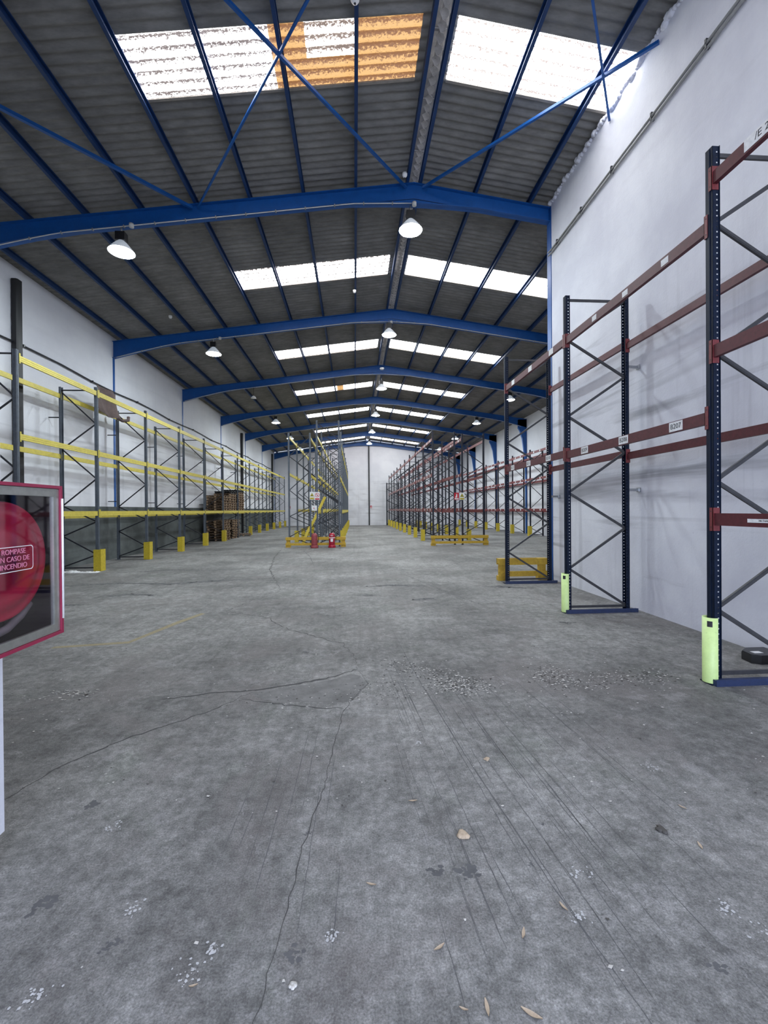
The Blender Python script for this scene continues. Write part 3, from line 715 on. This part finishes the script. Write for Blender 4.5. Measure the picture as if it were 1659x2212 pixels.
for i, y in enumerate(CY[1:]):
    box_guard(3.66, y, 'yellow guard on the aisle side of the dark racks, %s behind the timber guard' % ORD[i], 'yellow post guards, dark central rack', sx=1)
    if i < 8: box_guard(6.16, y, 'yellow guard on the outer side of the dark back-to-back racks, %s along' % ORD[i], 'yellow post guards, outer side of dark racks', sx=-1)
    box_guard(-.68, y, 'yellow guard on the aisle side of the tallest grey rack, %s along' % ORD[i], 'yellow post guards, aisle side of grey racks', sx=-1)
    if i < 4: box_guard(-3.05, y, 'yellow guard on the outer side of the lower grey rack, %s along' % ORD[i], 'yellow post guards, outer side of grey racks', sx=1)
for i, y in enumerate(FYs):
    if i < 2: continue
    box_guard(10.75, y, 'yellow guard on the %s front post of the rack against the far white wall' % ORD[i], 'yellow post guards, far wall rack', sx=1)
# lime sleeves on the near rack
for i, (y, lab) in enumerate(((3.95, 'lime plastic sleeve on the navy post beside the black bait box'), (6.82, 'lime plastic sleeve on the middle navy post, farther from the bait box'))):
    t = thing('post_sleeve', lab, 'post guard', (3.40, y, 0), 'lime post sleeves')
    b = MB(); r = .070
    b.lathe((-.012, 0, 0), [(r, .012), (r, .63), (r - .007, .63), (r - .007, .012)], 'lime', 24, 'z', (math.pi - 1.8, math.pi + 1.8))
    b.build('sleeve', t)
    b = MB(); a0 = .62
    for q in range(3):
        a1, a2 = -1.05 + q * .2, -1.05 + (q + 1) * .2; rr = r + .0012
        b.add([(-.012 - rr * math.cos(a), rr * math.sin(a), z) for z in (.545, .60) for a in (a1, a2)], [(0, 1, 3, 2)], 'ink')
    b.build('sticker', t)

# low timber guards painted yellow
def timber_guard(x0, x1, y, lab, mid=True):
    t = thing('timber_guard', lab, 'guard rail', ((x0 + x1) / 2, y, 0), 'yellow timber end guards'); w = (x1 - x0) / 2; h = .46
    for s in (-1, 1):
        xa, xb = sorted((s * w, s * (w - .22)))
        b = MB(); b.box(xa, xb, -.02, .13, 0, .10, 'ypallet'); b.box(xa + .03, xb - .03, .0, .10, .10, h - .1, 'ypallet'); b.box(xa, xb, -.015, .13, h - .1, h, 'ypallet'); b.build('end_block', t)
    MB().box(-w, w, -.045, -.02, h - .13, h, 'ypallet').build('top_rail', t); MB().box(-w, w, -.045, -.02, .09, .20, 'ypallet').build('bottom_rail', t)
    if mid: MB().box(-.07, .07, -.018, .08, .10, h - .06, 'ypallet').build('middle_block', t)
    MB().box(-w, w, .10, .12, h - .13, h, 'ypallet').build('rear_rail', t)
timber_guard(-3.13, -.42, 20.02, 'low yellow timber guard at the end of the grey racks, behind the extinguishers', False)
timber_guard(3.52, 6.22, 20.02, 'low yellow timber guard at the end of the dark back-to-back racks')
timber_guard(3.33, 4.50, 9.98, 'low yellow timber guard behind the last navy rack frame by the plaster wall', False)
for o in bpy.data.objects:
    if o.get('label', '').startswith('low yellow timber guard behind the last'): o.scale = (1, 1, 1.12)

# ------------------------------------------------------------------ extinguishers
def extinguisher(loc, mat, lab, neck=True):
    t = thing('fire_extinguisher', lab, 'fire extinguisher', loc, 'extinguishers before the grey racks')
    b = MB(); b.lathe((0, 0, 0), [(.001, .06), (.11, .06), (.13, .09), (.135, .2), (.135, .54), (.12, .60), (.08, .64), (.04, .66), (.001, .66)], mat, 20); b.build('cylinder_body', t)
    b = MB(); b.lathe((0, 0, 0), [(.17, 0), (.178, .015), (.15, .10), (.142, .12), (.13, .10), (.155, .015), (.17, 0)], mat, 18); b.build('stand', t)
    b = MB(); b.tube([(0, 0, .66), (0, 0, .73)], .022, 'tblack', 8); b.bar((-.06, 0, .735), (.06, 0, .745), .02, .018, 'tblack'); b.build('valve', t)
    if neck:
        b = MB(); b.box(-.055, .055, -.143, -.12, .27, .40, 'white'); b.box(-.06, .06, -.143, -.12, .53, .55, 'white'); b.build('label_panel', t)
        b = MB(); b.lathe((0, 0, 0), [(.136, .425), (.139, .43), (.139, .455), (.136, .46)], 'white', 20); b.build('white_band', t)
    b = MB(); b.tube([(.03, -.02, .72), (.15, -.05, .68), (.18, -.05, .5), (.17, -.04, .25)], .012, 'tblack', 7); b.build('discharge_hose', t)
extinguisher((-1.80, 19.62, 0), 'extfade', 'faded dull red extinguisher standing before the low yellow timber guard', False)
extinguisher((-1.03, 19.72, 0), 'extred', 'bright crimson extinguisher with white labels standing before the low yellow timber guard')

# ------------------------------------------------------------------ signs
def sign(loc, w, h, lab, kind):
    t = thing('safety_sign', lab, 'sign', loc); bg = 'signred' if kind == 'ext' else 'label'
    MB().box(-w / 2, w / 2, -.004, .004, 0, h, bg).build('sign_plate', t)
    b = MB(); y = -.006
    def tri(cx, cz, r, m, yy): b.add([(cx - r, yy, cz - r * .75), (cx + r, yy, cz - r * .75), (cx, yy, cz + r * .95)], [(0, 1, 2)], m)
    if kind == 'warn':
        b.box(-w * .42, w * .42, y, -.004, h * .05, h * .27, 'signyel'); tri(0, h * .62, w * .43, 'ink', -.0062); tri(0, h * .61, w * .37, 'signyel', -.0075)
        b.box(-w * .14, w * .06, -.010, -.008, h * .48, h * .6, 'ink'); b.box(w * .06, w * .09, -.010, -.008, h * .47, h * .72, 'ink'); b.box(w * .09, w * .2, -.010, -.008, h * .47, h * .49, 'ink')
        b.box(-w * .34, w * .34, -.0065, -.006, h * .12, h * .15, 'ink')
    elif kind == 'ban':
        n = 20; c = h * .62; ro, ri = w * .42, w * .33
        vs = [(r * math.cos(2 * math.pi * k / n), -.0065, c + r * math.sin(2 * math.pi * k / n)) for r in (ro, ri) for k in range(n)]
        b.add(vs, [(k, (k + 1) % n, n + (k + 1) % n, n + k) for k in range(n)], 'signred')
        b.bar((-ri * .7, -.007, c + ri * .7), (ri * .7, -.007, c - ri * .7), .002, w * .08, 'signred', (0, 0, 1))
        b.box(-w * .05, w * .06, -.0062, -.006, c - w * .2, c + w * .12, 'ink'); b.box(-w * .42, w * .42, y, -.004, h * .05, h * .22, 'signred')
    elif kind == 'ext':
        b.lathe((0, 0, 0), [(.001, 0)], 'white', 3) if False else None
        b.box(-w * .10, w * .14, y, -.004, h * .34, h * .74, 'white'); b.box(-w * .03, w * .08, y, -.004, h * .74, h * .86, 'white'); b.box(-w * .26, -w * .12, y, -.004, h * .30, h * .5, 'white')
        b.box(-w * .42, w * .42, y, -.004, h * .08, h * .24, 'label')
    else: b.box(-w * .15, 0, y, -.004, h * .35, h * .6, 'signred'); b.box(0, w * .25, y, -.004, h * .3, h * .35, 'ink')
    b.build('pictogram', t)
sign((-1.96, 20.32, 2.17), .22, .36, 'yellow triangle forklift warning sign on the grey post, beside the round ban sign', 'warn')
sign((-1.72, 20.32, 2.15), .24, .37, 'white sign with red ban circle and red bar on the tall grey post', 'ban')
sign((-1.86, 20.32, 1.66), .24, .24, 'small pale sign lower down on the grey posts under the ban sign', 'small')
sign((4.80, 20.32, 2.12), .22, .34, 'red extinguisher sign on the dark post', 'ext')
sign((5.06, 20.32, 2.12), .24, .34, 'yellow triangle warning sign on the dark post beside the red sign', 'warn')
sign((1.80, YE - .02, 1.85), .2, .3, 'tiny red sign on the end wall beside the slim dark post', 'ext')
sign((-7.05, YE - .02, 1.85), .2, .3, 'tiny red sign on the end wall seen behind the first grey post', 'ext')

# ------------------------------------------------------------------ pipes and conduits
for i, (y, w) in enumerate(((11.75, .2), (34.0, .24), (46.3, .3))):
    b = MB(); b.prism([(XL + .03, y - w / 2), (XL + .14, y - w / 2), (XL + .17, y - w / 2 + .03), (XL + .17, y + w / 2 - .03), (XL + .14, y + w / 2), (XL + .03, y + w / 2)], 0, 7.6, 'pipe', 'z')
    tag(b.build('downpipe'), ['wide black downpipe up the dado wall just past the doorway corner', 'black downpipe up the dado wall midway, beyond the pallet stacks', 'black downpipe at the far corner of the dado wall'][i], 'downpipe', 'black downpipes')
b = MB(); pts = [(XL + .05, y, 6.0 + .04 * math.sin(y * 1.1)) for y in [9 + 1.5 * k for k in range(26)]]; b.tube(pts, .022, 'braced', 6)
for q in range(0, 26, 2): b.box(XL, XL + .09, pts[q][1] - .02, pts[q][1] + .02, pts[q][2] - .03, pts[q][2] + .03, 'tblack')
tag(b.build('wall_cable'), 'thin dark cable clipped along the white wall over the yellow beams', 'cable')
for i, (z, lab) in enumerate(((7.73, 'upper one of the twin grey conduits along the top of the plaster wall'), (7.655, 'lower one of the twin grey conduits along the top of the plaster wall'))):
    t = thing('wall_conduit', lab, 'conduit', (XN - .03, 0, z), 'twin conduits on the plaster wall')
    MB().tube([(0, Y0 + .3, 0), (0, 9.9, -.03), (-.03, 10.0, -.05)], .019, 'cable', 8).build('conduit_tube', t)
    for k in range(9):
        MB().box(-.024, .03, 1.2 + k * 1.05 - .015, 1.2 + k * 1.05 + .015, -.028, .024, 'braced').build('saddle_clip', t)

# ------------------------------------------------------------------ pallets
def pallet_mesh(key, ma, mb_):
    if key in CACHE: return CACHE[key]
    b = MB(); L, W = 1.2, 1.0                                # L along Y, W along X
    for i in range(3):
        x = -W / 2 + .07 + i * (W - .14) / 2
        b.box(x - .05, x + .05, -L / 2, L / 2, 0, .022, ma)
        for j in range(3):
            y = -L / 2 + .07 + j * (L - .14) / 2; b.box(x - .05, x + .05, y - .07, y + .07, .022, .10, mb_)
    for j in range(3):
        y = -L / 2 + .07 + j * (L - .14) / 2; b.box(-W / 2, W / 2, y - .06, y + .06, .10, .122, ma)
    for j in range(7):
        x = -W / 2 + .05 + j * (W - .1) / 6; b.box(x - .045, x + .045, -L / 2, L / 2, .122, .144, ma)
    CACHE[key] = b.mesh('pallet'); return CACHE[key]
def stack(x, y, z0, n, lab, group, key='w', mats=('wood', 'woodlight')):
    for i in range(n):
        o = link('pallet', pallet_mesh(key, *mats), None, (x + R.uniform(-.03, .03), y + R.uniform(-.03, .03), z0 + i * .1445))
        o.rotation_euler = (0, 0, R.uniform(-.02, .02) + (math.pi if i % 2 else 0))
        pos = 'lowest' if i == 0 else 'topmost' if i == n - 1 else '%s up' % ORD[i]
        tag(o, 'timber pallet, %s of %s' % (pos, lab), 'pallet', group)
zs = 1.705
G = 'timber pallets in the dado wall rack'
stack(-7.82, 25.70, zs, 6, 'the front stack lying on the low yellow beams', G)
stack(-7.80, 27.00, zs, 7, 'the middle stack lying on the low yellow beams', G)
stack(-7.78, 28.75, zs, 8, 'the rear stack lying on the low yellow beams', G)
stack(-7.80, 25.65, 0, 8, 'the front stack on the floor under the yellow beams', G)
stack(-7.80, 27.6, 0, 8, 'the rear stack on the floor under the yellow beams', G)
for i, (x, y, z) in enumerate(((-7.85, 27.2, zs + 7 * .1445 + .002), (-7.85, 28.6, zs + 8 * .1445 + .002))):
    o = link('dark_pallet', pallet_mesh('d', 'wooddark', 'wooddark'), None, (x, y, z)); o.rotation_euler = (0, 0, .05)
    tag(o, ['dark pallet lying across the middle upper stack', 'dark pallet on top of the rear upper stack, highest of all'][i], 'pallet', 'dark pallets on the stacks')
o = link('pallet', pallet_mesh('w', 'wood', 'woodlight'), None, (-7.5, 30.0, 0)); o.rotation_euler = (0, 0, .25)
tag(o, 'single timber pallet lying flat on the floor past the stacks', 'pallet', G)

# brown cloth hung over the top beams
b = MB(); nx, ny = 14, 10; vs = []
for i in range(nx + 1):
    for j in range(ny + 1):
        u, v = i / nx, j / ny; y = 14.1 + 1.25 * u; x = -7.98 + .06 * math.sin(u * 9 + v * 2) + .12 * (1 - v) ** 3; z = 4.82 + .82 * v - .05 * math.sin(u * 5) * (1 - v) - .10 * u * (1 - v)
        vs.append((x, y, z))
vs += [(x - .015, y, z) for x, y, z in vs]; m = (nx + 1) * (ny + 1); fs = []
for i in range(nx):
    for j in range(ny):
        a = i * (ny + 1) + j; fs += [(a, a + ny + 1, a + ny + 2, a + 1), (m + a, m + a + 1, m + a + ny + 2, m + a + ny + 1)]
b.add(vs, fs, 'cloth', True); b.tube([(-7.86, 15.1, 4.80), (-7.80, 15.3, 4.74), (-7.7, 15.5, 4.80), (-7.72, 15.55, 4.92)], .05, 'cloth', 8)
tag(b.build('hanging_cloth'), 'stiff brown cloth hung up behind the top yellow beam', 'cloth')

# white plastic and rubble by the first yellow guard
b = MB(); P = []
for i in range(26):
    x = -8.2 + i * .042; P.append(x); hh = .02 + .05 * math.exp(-((i - 9) / 3.) ** 2)
    b.add([(x, 12.52 + R.uniform(-.02, .02), .002), (x + .05, 12.5, .002), (x + .05, 12.72, .004), (x, 12.74, .004), (x + .02, 12.62, hh + R.uniform(0, .02))], [(0, 1, 4), (1, 2, 4), (2, 3, 4), (3, 0, 4), (3, 2, 1, 0)], 'plastic')
tag(b.build('plastic_sheeting'), 'crumpled white plastic strip on the floor beside the second dado wall rack guard', 'plastic strip')

# bait box
t = thing('bait_box', 'low black wedge shaped bait box on the floor against the plaster wall', 'bait box', (4.40, 4.50, 0))
b = MB(); pl = [(-.17, -.10), (-.10, -.15), (.12, -.15), (.20, -.05), (.20, .13), (-.02, .13), (-.15, .04)]
b.prism(pl, 0, .085, 'tblack', 'z'); b.prism([(x * .96, y * .96) for x, y in pl], .085, .095, 'tblack', 'z'); b.build('box_body', t)
MB().box(-.10, .0, -.07, -.01, .0955, .098, 'label').build('box_label', t)

# ------------------------------------------------------------------ hose cabinet on the corner wall
t = thing('fire_hose_cabinet', 'red glazed fire hose reel cabinet fixed on the white corner wall', 'hose cabinet', (-1.675, 1.87, 1.10))
def cab(name, b, lab=None):
    o = b.build(name, t); o.data.transform(Matrix.Translation((1.675, -1.87, -1.10)))
    if lab: o['label'] = lab
    return o
Ya, Yb, Za, Zb, XF = 1.55, 2.19, 1.10, 1.80, -1.40
b = MB(); w = .012
b.box(-1.675, XF - .025, Ya, Ya + w, Za, Zb, 'cabred'); b.box(-1.675, XF - .025, Yb - w, Yb, Za, Zb, 'cabred'); b.box(-1.675, XF - .025, Ya, Yb, Za, Za + w, 'cabred'); b.box(-1.675, XF - .025, Ya, Yb, Zb - w, Zb, 'cabred'); b.box(-1.675, -1.66, Ya, Yb, Za, Zb, 'cabred')
cab('case', b)
b = MB(); b.box(-1.66, -1.655, Ya + w, Yb - w, Za + w, Zb - w, 'cabdark'); b.box(-1.66, XF - .026, Yb - w - .004, Yb - w, Za + w, Zb - w, 'cabdark'); b.box(-1.66, XF - .026, Ya + w, Yb - w, Za + w, Za + w + .004, 'cabdark'); b.box(-1.66, XF - .026, Ya + w, Yb - w, Zb - w - .004, Zb - w, 'cabdark'); b.box(-1.66, XF - .026, Ya + w, Ya + w + .004, Za + w, Zb - w, 'cabdark'); cab('lining', b)
def ring(b, x0, x1, a, bb, c, d, w, mat):
    b.box(x0, x1, a, bb, c, c + w, mat); b.box(x0, x1, a, bb, d - w, d, mat); b.box(x0, x1, a, a + w, c + w, d - w, mat); b.box(x0, x1, bb - w, bb, c + w, d - w, mat)
b = MB(); ring(b, XF - .025, XF + .004, Ya, Yb, Za, Zb, .014, 'cabred'); cab('outer_frame', b)
b = MB(); ring(b, XF - .02, XF - .003, Ya + .016, Yb - .016, Za + .016, Zb - .016, .036, 'steelframe'); cab('steel_frame', b, 'brushed steel inner door frame')
b = MB(); b.tube([(XF + .006, Yb - .006, Za + .07), (XF + .006, Yb - .006, Zb - .06)], .005, 'white', 8); cab('highlight_rod', b)  # handle rod coloured white to carry its bright highlight
b = MB(); b.box(XF - .013, XF - .010, Ya + .05, Yb - .05, Za + .05, Zb - .05, 'glass'); cab('glass_pane', b)
# reel disc, hub and hose
cy, cz = 1.885, 1.475
b = MB(); b.lathe((-1.445, cy, cz), [(.001, .016), (.05, .016), (.055, .010), (.11, .010), (.118, .003), (.16, .003), (.168, .010), (.20, .010), (.208, .004), (.235, .004), (.243, .010), (.247, 0), (.243, -.012), (.001, -.012)], 'reel', 56, 'x'); cab('reel_disc', b)
b = MB(); b.lathe((-1.445, cy, cz), [(.05, .018), (.05, .024), (.03, .028), (.001, .028)], 'cabred', 24, 'x'); cab('hub', b)
b = MB()
for q, (rr, xx) in enumerate(((.22, -1.49), (.225, -1.52), (.22, -1.55), (.225, -1.58))):
    b.tube([(xx, cy + rr * math.cos(a), cz + rr * math.sin(a)) for a in [2 * math.pi * k / 40 for k in range(41)]], .016, 'hose', 8)
b.tube([(-1.46, cy + .17, cz - .205), (-1.455, cy + .11, cz - .25), (-1.45, cy + .03, cz - .285), (-1.45, cy - .08, cz - .30), (-1.46, cy - .2, cz - .30)], .017, 'hose', 10)
cab('hose', b)
b = MB(); b.lathe((-1.60, cy, cz), [(.001, 0), (.245, 0), (.245, .008), (.001, .008)], 'reel', 48, 'x'); cab('rear_disc', b)
# lettering printed on the pane
xg = XF - .0088; yc, zc = 1.905, 1.482
me = None; import bmesh
bm = bmesh.new()
for txt, dz in (('ROMPASE', .030), ('EN CASO DE', 0.), ('INCENDIO', -.030)):
    m_ = text_mesh(txt, .030, 'white'); m_.transform(Matrix(((0, 0, 1, xg), (1, 0, 0, yc), (0, 1, 0, zc + dz), (0, 0, 0, 1)))); bm.from_mesh(m_)
me = bpy.data.meshes.new('lettering'); bm.to_mesh(me); bm.free(); me.materials.append(M['pink'])
me.transform(Matrix.Translation((1.675, -1.87, -1.10))); link('lettering', me, t)
b = MB(); w_, h_, r_ = .108, .052, .014
loop = [(yc + sy * (w_ - r_) + r_ * math.cos(a), zc + sz * (h_ - r_) + r_ * math.sin(a)) for sy, sz, a0 in ((1, 1, 0), (-1, 1, 1.5708), (-1, -1, 3.1416), (1, -1, 4.7124)) for a in [a0 + 1.5708 * k / 5 for k in range(6)]]
n = len(loop)
inner = [(yc + (y - yc) * .972, zc + (z - zc) * .945) for y, z in loop]
b.add([(xg + .0003, y, z) for y, z in loop] + [(xg + .0003, y, z) for y, z in inner], [(i, (i + 1) % n, n + (i + 1) % n, n + i) for i in range(n)], 'white'); cab('lettering_border', b)

# ------------------------------------------------------------------ litter
def flake(b, x, y, s, mat):
    n = R.choice((3, 4, 4, 5)); a0 = R.uniform(0, 6.28); tilt = R.uniform(0, .5); ta = R.uniform(0, 6.28); P = []
    for k in range(n):
        a = a0 + 2 * math.pi * k / n + R.uniform(-.3, .3); r = s * R.uniform(.5, 1.)
        dx, dy = r * math.cos(a), r * math.sin(a) * R.uniform(.35, 1); P.append((x + dx, y + dy, .003 + abs(tilt * (dx * math.cos(ta) + dy * math.sin(ta))) * .6))
    P += [(px, py, pz + .0012) for px, py, pz in P]
    b.add(P, [tuple(range(n))[::-1], tuple(range(n, 2 * n))] + [(i, (i + 1) % n, (i + 1) % n + n, i + n) for i in range(n)], mat)
def litter(n, gen, s0, s1, lab, dark=.42):
    b = MB()
    for _ in range(n):
        x, y = gen(); flake(b, x, y, R.uniform(s0, s1), 'chipshade' if R.random() < dark else 'flake')  # dark pieces also paint in the shadows among the flakes
    tag(b.build('flake_litter'), lab, 'litter', None, 'stuff')
g = R.gauss
def trail(x0, y0, x1, y1, sx, sy):
    t_ = R.random(); return (x0 + (x1 - x0) * t_ + g(0, sx), y0 + (y1 - y0) * t_ + g(0, sy))
litter(620, lambda: (.98 + g(0, .17), 4.06 + g(0, .11)) if R.random() < .5 else trail(.42, 4.75, 1.1, 4.05, .12, .11), .005, .018, 'dense patch of pale paint flakes on the concrete beside the big crack')
litter(90, lambda: (.22 + g(0, .16), 4.05 + g(0, .12)), .005, .015, 'loose flakes on the concrete between the dense patch and the dark hollow')
litter(480, lambda: (1.95 + g(0, .12), 4.28 + g(0, .15)) if R.random() < .35 else trail(1.8, 4.05, 3.1, 4.15, .12, .11), .005, .018, 'long patch of pale paint flakes on the concrete nearer the navy rack')
litter(60, lambda: (-.35 + g(0, .35), 3.93 + g(0, .10)), .006, .014, 'sparse flakes lying in the dark broken hollow of the floor')
litter(60, lambda: (-2.6 + g(0, .16), 4.2 + g(0, .07)), .006, .022, 'small white smear of flakes on the floor near the hose cabinet wall', .1)
litter(620, lambda: (R.uniform(-3.2, 4.5), R.uniform(1.5, 10.) if R.random() < .5 else R.uniform(2.4, 6.)), .003, .014, 'stray pale crumbs scattered over the whole open floor', .3)
LV = [((.31, 1.64), .5, .05), ((.43, 1.43), 1.5, .055), ((.57, 1.40), -.6, .07), ((.06, 1.94), -.3, .045), ((.32, 2.48), 0., .05), ((1.69, 2.04), 1.3, .05), ((.86, 1.77), -1.2, .045), ((1.81, 2.31), -1., .04), ((.65, 1.67), 1.1, .05), ((-.58, 1.57), .2, .03), ((.35, 1.43), -.4, .03)]
pos = ['long straw coloured leaf lying alone left of the tyre scrapes', 'upright pointing straw leaf near the lower edge', 'largest slanting straw leaf cut by the lower edge', 'curled pale leaf beside the thin crack', 'thin flat pale leaf on the greenish damp patch', 'narrow tan leaf among the wall side scuffs', 'curved tan leaf lying across the long scrape', 'narrow tan leaf farther up beside the small dark spot', 'folded brownish leaf near the scrape end', 'short white curled sliver on the bare dark concrete', 'small pale sliver between the two straw leaves']
for (p, a, L), lab in zip(LV, pos):
    b = MB(); n = 8; vs = []
    for i in range(n + 1):
        u = i / n; x = (u - .5) * L; w = L * .11 * math.sin(math.pi * min(1, u * .96 + .03)) + .0008; z = .003 + .002 * (2 * u - 1) ** 2
        vs += [(x, -w + .1 * x * x / L, z + .003), (x, .1 * x * x / L, z), (x, w + .1 * x * x / L, z + .003)]
    k = len(vs); vs += [(x, y, z + .001) for x, y, z in vs]
    fs = [(3 * i + j, 3 * i + j + 3, 3 * i + j + 4, 3 * i + j + 1) for i in range(n) for j in range(2)]; fs += [tuple(k + q for q in f)[::-1] for f in fs]
    b.add(vs, fs, 'leaf', True); o = b.build('dry_leaf', None, (p[0], p[1], 0)); o.rotation_euler = (0, 0, a)
    tag(o, lab, 'leaf', 'dry leaves on the floor')
for (p, s, mat, lab) in (((.54, 2.20), .05, 'leaf', 'crumpled greyish brown scrap on the floor in the greenish area'), ((.87, 2.86), .03, 'leaf', 'small crumpled tan scrap beyond the scrapes'), ((1.58, 2.16), .04, 'chipshade', 'dark crumbled lump on the wall side of the scrapes'), ((-.23, 1.55), .022, 'flake', 'white pebble like lump near the thin crack')):
    b = MB()
    for q in range(9): 
        a = q * .7; b.lathe((s * .5 * math.cos(a) * R.random(), s * .5 * math.sin(a) * R.random(), 0), [(s * .35, .001), (s * .4, s * .12), (s * .2, s * .28), (.001, s * .3)], mat, 6)
    tag(b.build('floor_scrap', None, (p[0], p[1], 0)), lab, 'scrap')

# ------------------------------------------------------------------ light and camera
w = bpy.data.worlds.new('World'); SC.world = w; w.use_nodes = True; N = w.node_tree.nodes; L = w.node_tree.links
bg = N['Background']; bg.inputs[0].default_value = (.70, .80, 1., 1); bg.inputs[1].default_value = 2.7
c, s = math.cos(.067), math.sin(.067); cp, sp = math.cos(-.0049), math.sin(-.0049); cr_, sr = math.cos(.0075), math.sin(.0075)
Rt = Vector((c, -s, 0)); U = Vector((-s * sp, -c * sp, cp)); Fw = Vector((s * cp, c * cp, sp))
ix = Rt * cr_ - U * sr; iy = Rt * sr + U * cr_
cam = bpy.data.cameras.new('camera'); co = bpy.data.objects.new('camera', cam); COL.objects.link(co)
mt = Matrix((ix, iy, -Fw)).transposed().to_4x4(); mt.translation = (0, 0, H); co.matrix_world = mt
cam.sensor_fit = 'HORIZONTAL'; cam.sensor_width = 36; cam.lens = 36 * 943 / 1659; cam.clip_start = .05; cam.clip_end = 300
SC.camera = co
vs_ = SC.view_settings; vs_.view_transform = 'Standard'; vs_.look = 'None'; vs_.gamma = 1; vs_.exposure = 1.15
try: vs_.use_curve_mapping = False
except Exception: pass
SC.cycles.use_denoising = True
SC.cycles.max_bounces = 8; SC.cycles.diffuse_bounces = 5; SC.cycles.glossy_bounces = 3; SC.cycles.sample_clamp_indirect = 6
